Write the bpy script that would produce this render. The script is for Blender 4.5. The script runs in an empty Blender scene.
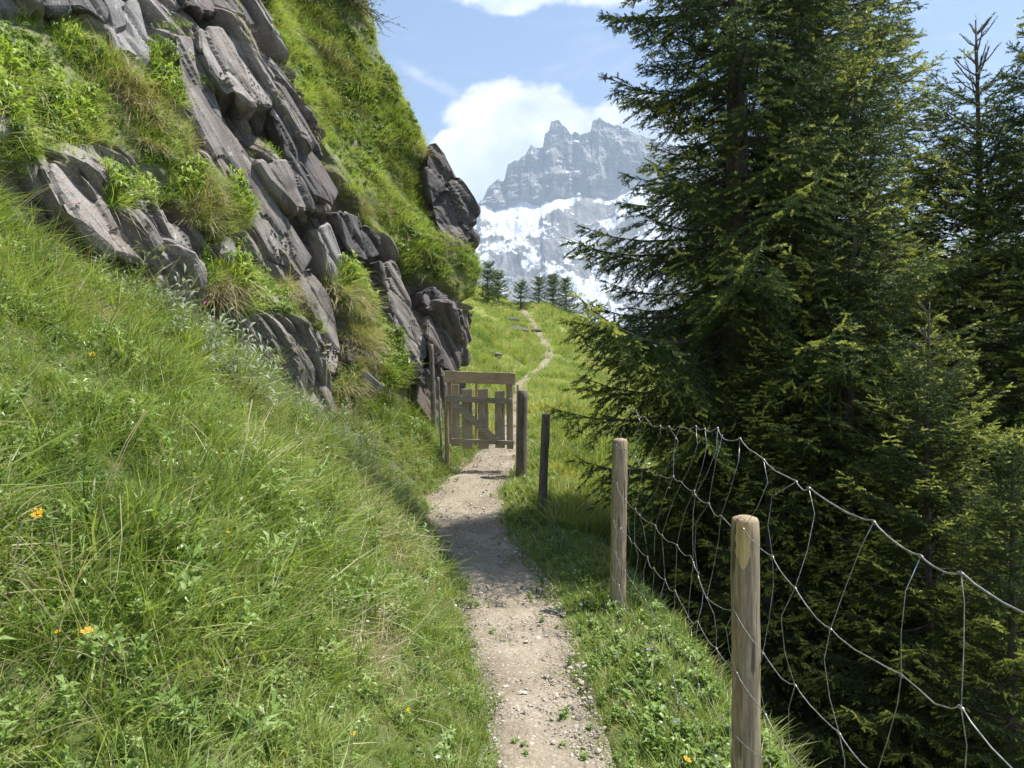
import bpy, bmesh, math, random
import numpy as np
R = math.radians
random.seed(7)
rng = np.random.default_rng(11)
scene = bpy.context.scene

# ------------------------------------------------------------------ camera
CAMZ = 1.5
F = 769.0
cam_data = bpy.data.cameras.new('camera')
cam_data.sensor_width = 36.0
cam_data.lens = 36.0 * F / 1024.0
cam_data.clip_start = 0.05
cam_data.clip_end = 20000
cam = bpy.data.objects.new('camera', cam_data)
scene.collection.objects.link(cam)
cam.location = (0, 0, CAMZ)
cam.rotation_euler = (R(90), 0, 0)
scene.camera = cam

# ------------------------------------------------------------------ exposure
scene.view_settings.view_transform = 'Standard'
scene.view_settings.look = 'None'
scene.view_settings.gamma = 1
scene.view_settings.exposure = 1.08
scene.cycles.use_denoising = True
scene.cycles.max_bounces = 4
scene.cycles.diffuse_bounces = 2
scene.cycles.glossy_bounces = 2
scene.cycles.transmission_bounces = 2
scene.cycles.volume_bounces = 0
scene.cycles.sample_clamp_indirect = 4

# ------------------------------------------------------------------ sun
SUN_AZ = 80.0      # degrees clockwise from +Y (the way the camera looks) towards +X
SUN_EL = 66.0
sd = bpy.data.lights.new('sun', 'SUN')
sd.energy = 4.6
sd.angle = R(0.55)
sd.color = (1.0, 0.95, 0.87)
sun = bpy.data.objects.new('sun', sd)
scene.collection.objects.link(sun)
sun.location = (20, 15, 40)
sun.rotation_euler = (R(90 - SUN_EL), 0, R(180 - SUN_AZ))

# ------------------------------------------------------------------ node helpers
class N:
    """tiny expression helper over shader math nodes"""
    def __init__(s, nt, sock): s.nt, s.s = nt, sock
    def _m(s, op, *o):
        n = s.nt.nodes.new('ShaderNodeMath'); n.operation = op
        for i, v in enumerate((s,) + o):
            if isinstance(v, N): s.nt.links.new(v.s, n.inputs[i])
            else: n.inputs[i].default_value = v
        return N(s.nt, n.outputs[0])
    def __add__(s, o): return s._m('ADD', o)
    def __sub__(s, o): return s._m('SUBTRACT', o)
    def __mul__(s, o): return s._m('MULTIPLY', o)
    def __truediv__(s, o): return s._m('DIVIDE', o)
    def clamp(s):
        r = s._m('MULTIPLY', 1.0); r.s.node.use_clamp = True; return r
    def ramp(s, a, b):
        n = s.nt.nodes.new('ShaderNodeMapRange'); n.interpolation_type = 'SMOOTHSTEP'
        s.nt.links.new(s.s, n.inputs[0]); n.inputs[1].default_value = a; n.inputs[2].default_value = b
        return N(s.nt, n.outputs[0])
    def max(s, o): return s._m('MAXIMUM', o)
    def sqrt(s): return s._m('SQRT')

def noise(nt, vec, scale, detail=4, rough=0.55, dist=0.0):
    n = nt.nodes.new('ShaderNodeTexNoise'); n.inputs['Scale'].default_value = scale
    n.inputs['Detail'].default_value = detail; n.inputs['Roughness'].default_value = rough
    n.inputs['Distortion'].default_value = dist
    if vec is not None: nt.links.new(vec, n.inputs['Vector'])
    return N(nt, n.outputs[0])

def mixc(nt, fac, a, b):
    n = nt.nodes.new('ShaderNodeMix'); n.data_type = 'RGBA'
    for idx, v in ((0, fac), (6, a), (7, b)):
        if isinstance(v, N): nt.links.new(v.s, n.inputs[idx])
        elif hasattr(v, 'links') or isinstance(v, bpy.types.NodeSocket): nt.links.new(v, n.inputs[idx])
        elif idx == 0: n.inputs[0].default_value = v
        else: n.inputs[idx].default_value = (*v, 1)
    return n.outputs[2]

# ------------------------------------------------------------------ sky
world = bpy.data.worlds.new('World'); scene.world = world
world.use_nodes = True
nt = world.node_tree; nt.nodes.clear()
sky = nt.nodes.new('ShaderNodeTexSky'); sky.sky_type = 'NISHITA'; sky.sun_disc = False
sky.sun_elevation = R(SUN_EL); sky.sun_rotation = R(SUN_AZ)
sky.altitude = 2000; sky.air_density = 1.0; sky.dust_density = 0.6
tc = nt.nodes.new('ShaderNodeTexCoord')
sep = nt.nodes.new('ShaderNodeSeparateXYZ'); nt.links.new(tc.outputs['Generated'], sep.inputs[0])
dx, dy, dz = (N(nt, sep.outputs[i]) for i in range(3))
den = dy._m('ABSOLUTE').max(0.15)
u = dx / den; v = dz / den
comb = nt.nodes.new('ShaderNodeCombineXYZ')
nt.links.new(u.s, comb.inputs[0]); nt.links.new(v.s, comb.inputs[1]); nt.links.new(dy.s, comb.inputs[2])
cv = comb.outputs[0]
def ell(cu, cv_, ru, rv):
    a = (u - cu) / ru; b = (v - cv_) / rv
    return (a * a + b * b)._m('MULTIPLY', -1.0) + 1.0
def P2(px, py): return (px - 512) / F, (384 - py) / F
field = None
for (px, py, rx, ry) in ((522, 122, 72, 50), (468, 150, 36, 26), (515, 215, 92, 62), (560, 150, 62, 58), (640, 150, 90, 60), (488, -22, 100, 40), (600, -25, 110, 42),
                         (800, 270, 230, 110), (1000, 285, 200, 85), (250, -60, 130, 60)):
    a, b = P2(px, py)
    e = ell(a, b, rx / F, ry / F).max(-1.5)
    field = e if field is None else field.max(e)
n1 = noise(nt, cv, 5.5, 9, 0.62, 0.25)
n2 = noise(nt, cv, 19.0, 7, 0.6)
mask = (field + (n1 - 0.5) * 2.6 + (n2 - 0.5) * 0.9).ramp(0.0, 0.42)
# thin veil and wisps
w1 = nt.nodes.new('ShaderNodeMapping'); w1.inputs['Scale'].default_value = (2.2, 7.0, 1.0); w1.inputs['Rotation'].default_value = (0, 0, R(38))
nt.links.new(cv, w1.inputs[0])
wisp = noise(nt, w1.outputs[0], 2.4, 8, 0.6, 0.6).ramp(0.52, 0.80) * 0.38
# a narrow streak of ice cloud
la = (u * 0.5 + v)              # line through (405,68) .. (462,95)
streak = ((la - (((425 - 512) * 0.5 + (384 - 78)) / F))._m('ABSOLUTE')).ramp(0.014, 0.0) * (u + 0.105)._m('ABSOLUTE').ramp(0.060, 0.01) * (n2.ramp(0.3, 0.6)) * 0.42
mask_all = mask.max(wisp).max(streak)
mask_all = mask_all * dy.ramp(-0.5, 0.2) + (dy.ramp(0.2, -0.5)) * n1.ramp(0.5, 0.65)
mask_all = mask_all.clamp()
shade = noise(nt, cv, 9.0, 6, 0.55, 0.2).ramp(0.30, 0.66)  # cloud shading painted into the sky colour by noise
lowgrey = (v - 0.26)._m('MULTIPLY', 1.0).ramp(0.08, -0.06)  # shaded cloud undersides, painted as a grey gradient by height
ccol = mixc(nt, shade, (0.48, 0.58, 0.76), (1.0, 1.0, 1.0))
ccol = mixc(nt, lowgrey * 0.6, ccol, (0.62, 0.72, 0.88))
bsky = nt.nodes.new('ShaderNodeBackground'); bsky.inputs[1].default_value = 0.105
tint = nt.nodes.new('ShaderNodeMix'); tint.data_type = 'RGBA'; tint.blend_type = 'MULTIPLY'; tint.inputs[0].default_value = 1
nt.links.new(sky.outputs[0], tint.inputs[6]); tint.inputs[7].default_value = (1.0, 1.0, 1.0, 1)
nt.links.new(tint.outputs[2], bsky.inputs[0])
bcl = nt.nodes.new('ShaderNodeBackground'); bcl.inputs[1].default_value = 0.70
nt.links.new(ccol, bcl.inputs[0])
ms = nt.nodes.new('ShaderNodeMixShader'); nt.links.new(mask_all.s, ms.inputs[0])
nt.links.new(bsky.outputs[0], ms.inputs[1]); nt.links.new(bcl.outputs[0], ms.inputs[2])
wo = nt.nodes.new('ShaderNodeOutputWorld'); nt.links.new(ms.outputs[0], wo.inputs[0])

# ------------------------------------------------------------------ numpy helpers
def hash3(ix, iy, iz, seed=0):
    h = (ix.astype(np.int64) * 374761393 + iy.astype(np.int64) * 668265263 + iz.astype(np.int64) * 2147483647 + seed * 974711) & 0xffffffff
    h = ((h ^ (h >> 13)) * 1274126177) & 0xffffffff
    h = ((h ^ (h >> 15)) * 2246822519) & 0xffffffff
    return ((h ^ (h >> 16)) & 0xffffff) / float(0xffffff)

def vnoise(x, y, z=None, seed=0):
    x = np.asarray(x, float); y = np.asarray(y, float)
    z = np.zeros_like(x) if z is None else np.asarray(z, float)
    ix, iy, iz = np.floor(x), np.floor(y), np.floor(z)
    fx, fy, fz = x - ix, y - iy, z - iz
    fx, fy, fz = (f * f * f * (f * (f * 6 - 15) + 10) for f in (fx, fy, fz))
    def g(a, b, c): return hash3(ix + a, iy + b, iz + c, seed)
    x00 = g(0,0,0)*(1-fx)+g(1,0,0)*fx; x10 = g(0,1,0)*(1-fx)+g(1,1,0)*fx
    x01 = g(0,0,1)*(1-fx)+g(1,0,1)*fx; x11 = g(0,1,1)*(1-fx)+g(1,1,1)*fx
    return ((x00*(1-fy)+x10*fy)*(1-fz) + (x01*(1-fy)+x11*fy)*fz) * 2 - 1

def fbm(x, y, z=None, octv=4, seed=0, gain=0.5, ridged=False):
    s = 0; a = 1; f = 1; t = 0
    x = np.asarray(x, float); z = np.zeros_like(x) if z is None else np.asarray(z, float)
    for i in range(octv):
        n = vnoise(x * f + 13.7 * i, y * f - 7.1 * i, z * f, seed + i)
        if ridged: n = 1 - 2 * np.abs(n)
        s = s + a * n; t += a; a *= gain; f *= 2.03
    return s / t

def sstep(a, b, x):
    t = np.clip((x - a) / (b - a), 0, 1); return t * t * (3 - 2 * t)

def vor(s, b, seed=0):
    """jittered-grid Voronoi in 2D: id hashes, offset from the cell's seed and the distance gap to the next cell"""
    i0, j0 = np.floor(s), np.floor(b)
    d1 = np.full(s.shape, 9.0); d2 = np.full(s.shape, 9.0)
    bi = i0.copy(); bj = j0.copy(); os_ = np.zeros_like(s); ob = np.zeros_like(s)
    z = np.zeros_like(s)
    for di in (-1, 0, 1):
        for dj in (-1, 0, 1):
            ci, cj = i0 + di, j0 + dj
            cs = ci + 0.5 + 0.8 * (hash3(ci, cj, z, seed) - 0.5); cb = cj + 0.5 + 0.8 * (hash3(ci, cj, z + 5, seed) - 0.5)
            d = np.abs(s - cs) * 0.8 + np.abs(b - cb)
            m = d < d1
            d2 = np.where(m, d1, np.minimum(d2, d))
            bi = np.where(m, ci, bi); bj = np.where(m, cj, bj); os_ = np.where(m, s - cs, os_); ob = np.where(m, b - cb, ob)
            d1 = np.where(m, d, d1)
    return bi, bj, os_, ob, d2 - d1

def at(px, py, D):
    return np.array([(px - 512) / F * D, D, CAMZ + (384 - py) / F * D])

def inpoly(px, py, poly):
    inside = np.zeros(px.shape, bool); n = len(poly)
    for i in range(n):
        x1, y1 = poly[i]; x2, y2 = poly[(i + 1) % n]
        if y1 == y2: continue
        c = ((y1 > py) != (y2 > py)) & (px < (x2 - x1) * (py - y1) / (y2 - y1) + x1)
        inside ^= c
    return inside

# ------------------------------------------------------------------ object helpers
col = scene.collection
def tag(o, label=None, cat=None, group=None, kind=None):
    if label: o['label'] = label
    if cat: o['category'] = cat
    if group: o['group'] = group
    if kind: o['kind'] = kind
    return o

def empty(name, loc, rz=0):
    o = bpy.data.objects.new(name, None); o.location = loc; o.rotation_euler = (0, 0, rz)
    o.empty_display_size = 0.2; col.objects.link(o); return o

def mesh_np(name, verts, faces, mats, parent=None, smooth=False, mat_idx=None, attrs=None, link=True):
    """verts (n,3); faces (m,3|4) int array"""
    me = bpy.data.meshes.new(name)
    verts = np.ascontiguousarray(verts, dtype=np.float32); faces = np.ascontiguousarray(faces, dtype=np.int32)
    k = faces.shape[1]
    me.vertices.add(len(verts)); me.vertices.foreach_set('co', verts.ravel())
    me.loops.add(faces.size); me.loops.foreach_set('vertex_index', faces.ravel())
    me.polygons.add(len(faces)); me.polygons.foreach_set('loop_start', np.arange(0, faces.size, k, dtype=np.int32))
    if mat_idx is not None: me.polygons.foreach_set('material_index', np.asarray(mat_idx, np.int32))
    me.update(calc_edges=True)
    me.polygons.foreach_set('use_smooth', np.full(len(faces), bool(smooth)))
    if attrs:
        for k_, (dom, val) in attrs.items():
            a = me.attributes.new(k_, 'FLOAT', dom); a.data.foreach_set('value', np.asarray(val, np.float32).ravel())
    for m in (mats if isinstance(mats, (list, tuple)) else [mats]): me.materials.append(m)
    o = bpy.data.objects.new(name, me)
    if link: col.objects.link(o)
    if parent is not None: o.parent = parent
    return o

def grid_faces(nu, nv, flip=False):
    i = np.arange(nu - 1)[:, None] * nv + np.arange(nv - 1)[None, :]
    f = np.stack([i, i + nv, i + nv + 1, i + 1], -1).reshape(-1, 4)
    return f[:, ::-1] if flip else f

class MB:
    """collects shapes for ONE mesh"""
    def __init__(s): s.v = []; s.f = []; s.n = 0
    def add(s, v, f):
        v = np.asarray(v, float)
        for q in f: s.f.append([i + s.n for i in q])
        s.v.append(v); s.n += len(v)
    def tube(s, pts, rad, k=8, cap=True, jitter=0.0):
        pts = np.asarray(pts, float); n = len(pts)
        rad = np.broadcast_to(np.asarray(rad, float), (n,))
        tn = np.gradient(pts, axis=0); tn /= np.linalg.norm(tn, axis=1)[:, None] + 1e-9
        ref = np.array([0, 0, 1.0]) if abs(tn[0][2]) < 0.9 else np.array([1.0, 0, 0])
        a = np.cross(tn, ref); a /= np.linalg.norm(a, axis=1)[:, None] + 1e-9
        b = np.cross(tn, a)
        th = np.arange(k) * 2 * np.pi / k
        r = rad[:, None] * (1 + jitter * rng.normal(size=(n, k)))
        v = pts[:, None, :] + r[..., None] * (np.cos(th)[None, :, None] * a[:, None, :] + np.sin(th)[None, :, None] * b[:, None, :])
        f = [[i*k+j, i*k+(j+1) % k, (i+1)*k+(j+1) % k, (i+1)*k+j] for i in range(n-1) for j in range(k)]
        if cap: f += [list(range(k))[::-1], [(n-1)*k+j for j in range(k)]]
        s.add(v.reshape(-1, 3), f)
    def build(s, name, mat, parent=None, smooth=False, origin=None):
        me = bpy.data.meshes.new(name)
        v = np.concatenate(s.v)
        if origin is not None: v = v - np.asarray(origin)
        me.from_pydata(v.tolist(), [], s.f); me.update()
        for p in me.polygons: p.use_smooth = smooth
        for m in (mat if isinstance(mat, (list, tuple)) else [mat]): me.materials.append(m)
        o = bpy.data.objects.new(name, me); col.objects.link(o)
        if origin is not None: o.location = origin
        if parent is not None: o.parent = parent
        return o

def new_mat(name, rough=0.8):
    m = bpy.data.materials.new(name); m.use_nodes = True
    b = m.node_tree.nodes['Principled BSDF']; b.inputs['Roughness'].default_value = rough
    b.inputs['Specular IOR Level'].default_value = 0.3
    return m, m.node_tree, b

def objco(nt):
    n = nt.nodes.new('ShaderNodeNewGeometry'); return n.outputs['Position']

def bump(nt, bsdf, h, strength=0.5, dist=0.02):
    n = nt.nodes.new('ShaderNodeBump'); n.inputs['Strength'].default_value = strength; n.inputs['Distance'].default_value = dist
    nt.links.new(h.s, n.inputs['Height']); nt.links.new(n.outputs[0], bsdf.inputs['Normal'])

# ------------------------------------------------------------------ materials
def mat_leafy(name, stops, transl=0.35, rough=0.5, dryfrac=None):
    """leaf material: colour varies per instance / per face attribute 'hue', part of the light passes through"""
    m, nt, b = new_mat(name, rough)
    oi = nt.nodes.new('ShaderNodeObjectInfo')
    at_ = nt.nodes.new('ShaderNodeAttribute'); at_.attribute_name = 'hue'
    fac = (N(nt, oi.outputs['Random']) * 0.6 + N(nt, at_.outputs['Fac']) * 0.4 + (noise(nt, objco(nt), 1.3 if name != 'meadow_grass' else 0.8, 4) - 0.5) * (0.9 if name != 'meadow_grass' else 2.4)).clamp()
    cr = nt.nodes.new('ShaderNodeValToRGB'); nt.links.new(fac.s, cr.inputs[0])
    el = cr.color_ramp.elements
    while len(el) < len(stops): el.new(0.5)
    for e, (p, c) in zip(el, stops): e.position = p; e.color = (*c, 1)
    nt.links.new(cr.outputs[0], b.inputs['Base Color'])
    tr = nt.nodes.new('ShaderNodeBsdfTranslucent')
    bright = nt.nodes.new('ShaderNodeMix'); bright.data_type = 'RGBA'; bright.blend_type = 'MULTIPLY'; bright.inputs[0].default_value = 1
    nt.links.new(cr.outputs[0], bright.inputs[6]); bright.inputs[7].default_value = (1.5, 1.5, 0.7, 1)
    nt.links.new(bright.outputs[2], tr.inputs[0])
    mx = nt.nodes.new('ShaderNodeMixShader'); mx.inputs[0].default_value = transl
    nt.links.new(b.outputs[0], mx.inputs[1]); nt.links.new(tr.outputs[0], mx.inputs[2])
    nt.links.new(mx.outputs[0], nt.nodes['Material Output'].inputs[0])
    return m

M = {}
M['grass'] = mat_leafy('grass_blades', [(0.0, (0.075, 0.13, 0.024)), (0.4, (0.19, 0.265, 0.055)), (0.75, (0.31, 0.38, 0.11)), (1.0, (0.50, 0.52, 0.26))], 0.38, 0.38)
M['meadow'] = mat_leafy('meadow_grass', [(0.0, (0.11, 0.18, 0.04)), (0.5, (0.27, 0.33, 0.09)), (1.0, (0.46, 0.45, 0.20))], 0.38)
M['turf'] = mat_leafy('cliff_turf_grass', [(0.0, (0.16, 0.24, 0.04)), (0.4, (0.27, 0.38, 0.075)), (0.75, (0.38, 0.46, 0.12)), (1.0, (0.46, 0.46, 0.19))], 0.35)
M['dry'] = mat_leafy('dry_grass', [(0.0, (0.28, 0.24, 0.13)), (0.6, (0.42, 0.37, 0.22)), (1.0, (0.55, 0.51, 0.36))], 0.25)
M['herb'] = mat_leafy('herb_leaves', [(0.0, (0.10, 0.165, 0.035)), (0.6, (0.21, 0.31, 0.075)), (1.0, (0.36, 0.44, 0.19))], 0.3, 0.36)
M['silver'] = mat_leafy('silvery_leaves', [(0.0, (0.16, 0.21, 0.12)), (1.0, (0.30, 0.34, 0.24))], 0.2, 0.5)
M['shrub'] = mat_leafy('shrub_leaves', [(0.0, (0.05, 0.09, 0.02)), (1.0, (0.12, 0.18, 0.04))], 0.3)

def mat_needles():
    m, nt, b = new_mat('spruce_needles', 0.55)
    a = nt.nodes.new('ShaderNodeAttribute'); a.attribute_name = 'age'
    age = N(nt, a.outputs['Fac'])
    h = nt.nodes.new('ShaderNodeAttribute'); h.attribute_name = 'hue'
    old = mixc(nt, N(nt, h.outputs['Fac']), (0.044, 0.076, 0.022), (0.125, 0.180, 0.045))
    c = mixc(nt, age, old, (0.52, 0.56, 0.11))
    nt.links.new(c, b.inputs['Base Color'])
    tr = nt.nodes.new('ShaderNodeBsdfTranslucent'); nt.links.new(c, tr.inputs[0])
    mx = nt.nodes.new('ShaderNodeMixShader'); mx.inputs[0].default_value = 0.25
    nt.links.new(b.outputs[0], mx.inputs[1]); nt.links.new(tr.outputs[0], mx.inputs[2])
    nt.links.new(mx.outputs[0], nt.nodes['Material Output'].inputs[0])
    return m
M['needles'] = mat_needles()

def mat_bark():
    m, nt, b = new_mat('spruce_bark', 0.9)
    p = objco(nt)
    mp = nt.nodes.new('ShaderNodeMapping'); mp.inputs['Scale'].default_value = (1, 1, 0.35); nt.links.new(p, mp.inputs[0])
    n = noise(nt, mp.outputs[0], 38, 5, 0.6)
    lich = noise(nt, p, 9, 4).ramp(0.5, 0.7)
    c = mixc(nt, n.ramp(0.3, 0.7), (0.06, 0.045, 0.035), (0.17, 0.14, 0.115))
    c = mixc(nt, lich * 0.6, c, (0.21, 0.22, 0.17))
    nt.links.new(c, b.inputs['Base Color']); bump(nt, b, n, 0.8, 0.015)
    return m
M['bark'] = mat_bark()

def mat_wood(name, c1, c2, sc=1.0, vert=True, bumps=0.5):
    m, nt, b = new_mat(name, 0.75)
    tcn = nt.nodes.new('ShaderNodeTexCoord'); p = tcn.outputs['Object']
    mp = nt.nodes.new('ShaderNodeMapping'); mp.inputs['Scale'].default_value = (1, 1, 0.07) if vert else (0.07, 1, 1); nt.links.new(p, mp.inputs[0])
    g = noise(nt, mp.outputs[0], 90 * sc, 5, 0.65, 0.4)
    crack = noise(nt, mp.outputs[0], 38 * sc, 3, 0.5, 0.2).ramp(0.62, 0.68)
    st = noise(nt, p, 7, 4, 0.6)
    c = mixc(nt, g.ramp(0.3, 0.72), c1, c2)
    c = mixc(nt, st.ramp(0.45, 0.8) * 0.5, c, tuple(x * 0.55 for x in c1))
    c = mixc(nt, crack * 0.75, c, tuple(x * 0.3 for x in c1))
    nt.links.new(c, b.inputs['Base Color']); bump(nt, b, g - crack * 1.2, bumps, 0.006)
    return m
M['postwood'] = mat_wood('weathered_post_wood', (0.21, 0.16, 0.10), (0.46, 0.37, 0.25))
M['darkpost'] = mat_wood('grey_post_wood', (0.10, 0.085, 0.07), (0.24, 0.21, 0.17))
M['cutwood'] = mat_wood('fresh_cut_wood', (0.50, 0.33, 0.14), (0.68, 0.50, 0.26), 0.7)
M['graypicket'] = mat_wood('grey_picket_wood', (0.34, 0.28, 0.20), (0.58, 0.49, 0.36))
M['tanboard'] = mat_wood('tan_board_wood', (0.42, 0.30, 0.17), (0.60, 0.46, 0.29), 1.0, False)
M['grayrail'] = mat_wood('grey_rail_wood', (0.25, 0.21, 0.155), (0.46, 0.39, 0.29), 1.0, False)
M['wire'], wnt, wb = new_mat('galvanised_wire', 0.38)
wb.inputs['Metallic'].default_value = 0.75
wn = noise(wnt, objco(wnt), 60, 3)
wnt.links.new(mixc(wnt, wn.ramp(0.35, 0.7), (0.30, 0.29, 0.28), (0.52, 0.52, 0.52)), wb.inputs['Base Color'])

BED = np.array([0.31, 0.51, -0.80]); BED /= np.linalg.norm(BED)      # the beds of slate run this way
_w = np.array([0.8, -0.5, 0.33]); _c = np.cross(_w, BED); _c /= np.linalg.norm(_c); _w = np.cross(BED, _c)
BN = 0.85 * _c + 0.53 * _w; BN /= np.linalg.norm(BN)                   # normal of the bedding planes
BA = np.cross(BED, BN)
def mat_rock(name, base=(0.125, 0.110, 0.098), light=(0.38, 0.35, 0.32), dark=(0.035, 0.032, 0.032), warm=(0.30, 0.24, 0.18), warmth=0.35, haslichen=True, masked=False):
    m, nt, b = new_mat(name, 0.72)
    b.inputs['Specular IOR Level'].default_value = 0.4
    p = objco(nt)
    # coordinates along the beds, across them in the face, and through them: streaks follow the bedding
    def dot(vec):
        n = nt.nodes.new('ShaderNodeVectorMath'); n.operation = 'DOT_PRODUCT'; nt.links.new(p, n.inputs[0]); n.inputs[1].default_value = vec
        return N(nt, n.outputs['Value'])
    cb = nt.nodes.new('ShaderNodeCombineXYZ')
    wv = (noise(nt, p, 0.9, 3) - 0.5) * 0.25
    for i, (vec, k_) in enumerate(((BED, 0.16), (BA, 0.5), (BN, 1.3))):
        nt.links.new(((dot(tuple(vec)) + wv) * k_).s, cb.inputs[i])
    q = cb.outputs[0]
    s1 = noise(nt, q, 5.0, 9, 0.66, 0.15)
    s2 = noise(nt, q, 19.0, 6, 0.6, 0.1)
    fine = noise(nt, p, 70, 6, 0.7)
    blot = noise(nt, p, 1.5, 4, 0.55)
    c = mixc(nt, s1.ramp(0.34, 0.66), base, light)
    c = mixc(nt, blot.ramp(0.50, 0.72) * warmth, c, warm)
    c = mixc(nt, s2.ramp(0.60, 0.66) * 0.7, c, dark)
    c = mixc(nt, noise(nt, q, 2.1, 6, 0.65).ramp(0.57, 0.66) * 0.65, c, dark)
    c = mixc(nt, fine.ramp(0.38, 0.62) * 0.55, c, tuple(x * 0.6 for x in base))
    if haslichen:
        li = noise(nt, p, 12, 6, 0.7).ramp(0.60, 0.66) * noise(nt, p, 2.3, 2).ramp(0.45, 0.6)
        c = mixc(nt, li * 0.75, c, (0.56, 0.56, 0.53))
    if masked:
        a = nt.nodes.new('ShaderNodeAttribute'); a.attribute_name = 'green'
        soil = mixc(nt, noise(nt, p, 5, 5, 0.6).ramp(0.4, 0.65), (0.13, 0.17, 0.04), (0.19, 0.18, 0.09))
        c = mixc(nt, N(nt, a.outputs['Fac']), c, soil)
    nt.links.new(c, b.inputs['Base Color'])
    bump(nt, b, s1 * 0.8 + s2 * 0.4 + fine * 0.3, 0.8, 0.03)
    return m
M['rock'] = mat_rock('cliff_rock', masked=True)
M['slab'] = mat_rock('slate_slab_rock')
M['darkrock'] = mat_rock('dark_slab_rock', (0.075, 0.068, 0.068), (0.175, 0.16, 0.155), (0.03, 0.028, 0.026), (0.17, 0.12, 0.09), 0.5)
M['brownrock'] = mat_rock('brown_outcrop_rock', (0.10, 0.085, 0.078), (0.22, 0.19, 0.17), (0.04, 0.033, 0.03), (0.24, 0.16, 0.12), 0.6)
M['paleslab'] = mat_rock('pale_slab_rock', (0.19, 0.18, 0.175), (0.44, 0.425, 0.41), (0.08, 0.075, 0.07), (0.38, 0.32, 0.25), 0.3)

def mat_ground():
    m, nt, b = new_mat('soil_and_turf', 0.95)
    p = objco(nt)
    n = noise(nt, p, 3.0, 6, 0.6); f = noise(nt, p, 28, 6, 0.7)
    sepg = nt.nodes.new('ShaderNodeSeparateXYZ'); nt.links.new(p, sepg.inputs[0])
    far = N(nt, sepg.outputs[1]).ramp(10, 16)
    soil = mixc(nt, n.ramp(0.4, 0.62), (0.085, 0.115, 0.03), (0.13, 0.125, 0.055))
    mead = mixc(nt, noise(nt, p, 0.7, 6, 0.65).ramp(0.4, 0.62), (0.14, 0.19, 0.04), (0.30, 0.31, 0.10))
    c = mixc(nt, far, soil, mead)
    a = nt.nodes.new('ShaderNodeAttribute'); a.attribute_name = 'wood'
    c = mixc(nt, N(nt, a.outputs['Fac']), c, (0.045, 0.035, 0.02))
    nt.links.new(c, b.inputs['Base Color']); bump(nt, b, f, 0.6, 0.03)
    return m
M['ground'] = mat_ground()

def mat_path():
    m, nt, b = new_mat('gravel_path_dirt', 0.95)
    p = objco(nt)
    big = noise(nt, p, 2.2, 5, 0.6); f = noise(nt, p, 55, 7, 0.7)
    vo = nt.nodes.new('ShaderNodeTexVoronoi'); vo.inputs['Scale'].default_value = 46; nt.links.new(p, vo.inputs['Vector'])
    vc = N(nt, vo.outputs['Color']); vd = N(nt, vo.outputs['Distance'])
    c = mixc(nt, big.ramp(0.35, 0.65), (0.27, 0.225, 0.165), (0.41, 0.355, 0.27))
    c = mixc(nt, f.ramp(0.3, 0.7) * 0.7, c, (0.17, 0.135, 0.10))
    c = mixc(nt, vc.ramp(0.62, 0.8) * vd.ramp(0.42, 0.2) * 0.8, c, (0.52, 0.49, 0.45))
    nt.links.new(c, b.inputs['Base Color']); bump(nt, b, f * 0.7 + vd * -0.5, 0.9, 0.012)
    return m
M['path'] = mat_path()
M['pebble'], pnt, pb = new_mat('pebble_stone', 0.85)
oi = pnt.nodes.new('ShaderNodeObjectInfo')
pnt.links.new(mixc(pnt, N(pnt, oi.outputs['Random']), (0.26, 0.225, 0.18), (0.52, 0.47, 0.40)), pb.inputs['Base Color'])

def flat(name, c, rough=0.5, transl=0.0):
    m, nt, b = new_mat(name, rough)
    n = noise(nt, objco(nt), 120, 2)
    cc = mixc(nt, n.ramp(0.3, 0.7), c, tuple(x * 0.75 for x in c))
    nt.links.new(cc, b.inputs['Base Color'])
    if transl:
        tr = nt.nodes.new('ShaderNodeBsdfTranslucent'); nt.links.new(cc, tr.inputs[0])
        mx = nt.nodes.new('ShaderNodeMixShader'); mx.inputs[0].default_value = transl
        nt.links.new(b.outputs[0], mx.inputs[1]); nt.links.new(tr.outputs[0], mx.inputs[2])
        nt.links.new(mx.outputs[0], nt.nodes['Material Output'].inputs[0])
    return m
M['yellow'] = flat('yellow_petals', (0.80, 0.50, 0.02), 0.5, 0.3)
M['orange'] = flat('orange_flower_centre', (0.70, 0.26, 0.02))
M['pink'] = flat('pink_petals', (0.62, 0.16, 0.50), 0.5, 0.3)
M['violet'] = flat('violet_petals', (0.34, 0.28, 0.66), 0.5, 0.3)
M['white'] = flat('white_petals', (0.72, 0.72, 0.66), 0.5, 0.3)
M['stem'] = flat('flower_stem_green', (0.11, 0.19, 0.04))

def mat_mountain():
    m, nt, b = new_mat('mountain_rock_and_snow', 0.85)
    p = objco(nt)
    a = nt.nodes.new('ShaderNodeAttribute'); a.attribute_name = 'snow'
    n = noise(nt, p, 0.02, 6, 0.62); n3 = noise(nt, p, 0.006, 5, 0.6)
    mpv = nt.nodes.new('ShaderNodeMapping'); mpv.inputs['Scale'].default_value = (1, 1, 0.18); nt.links.new(p, mpv.inputs[0])
    st = noise(nt, mpv.outputs[0], 0.03, 6, 0.65)
    rock = mixc(nt, st.ramp(0.35, 0.65), (0.12, 0.12, 0.125), (0.28, 0.265, 0.25))
    rock = mixc(nt, n3.ramp(0.45, 0.7) * 0.4, rock, (0.16, 0.18, 0.12))
    s = (N(nt, a.outputs['Fac']) + (n - 0.5) * 1.4).ramp(0.42, 0.54)
    c = mixc(nt, s, rock, (0.68, 0.70, 0.74))
    nt.links.new(c, b.inputs['Base Color']); bump(nt, b, n, 0.7, 12.0)
    return m
M['mountain'] = mat_mountain()

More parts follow.
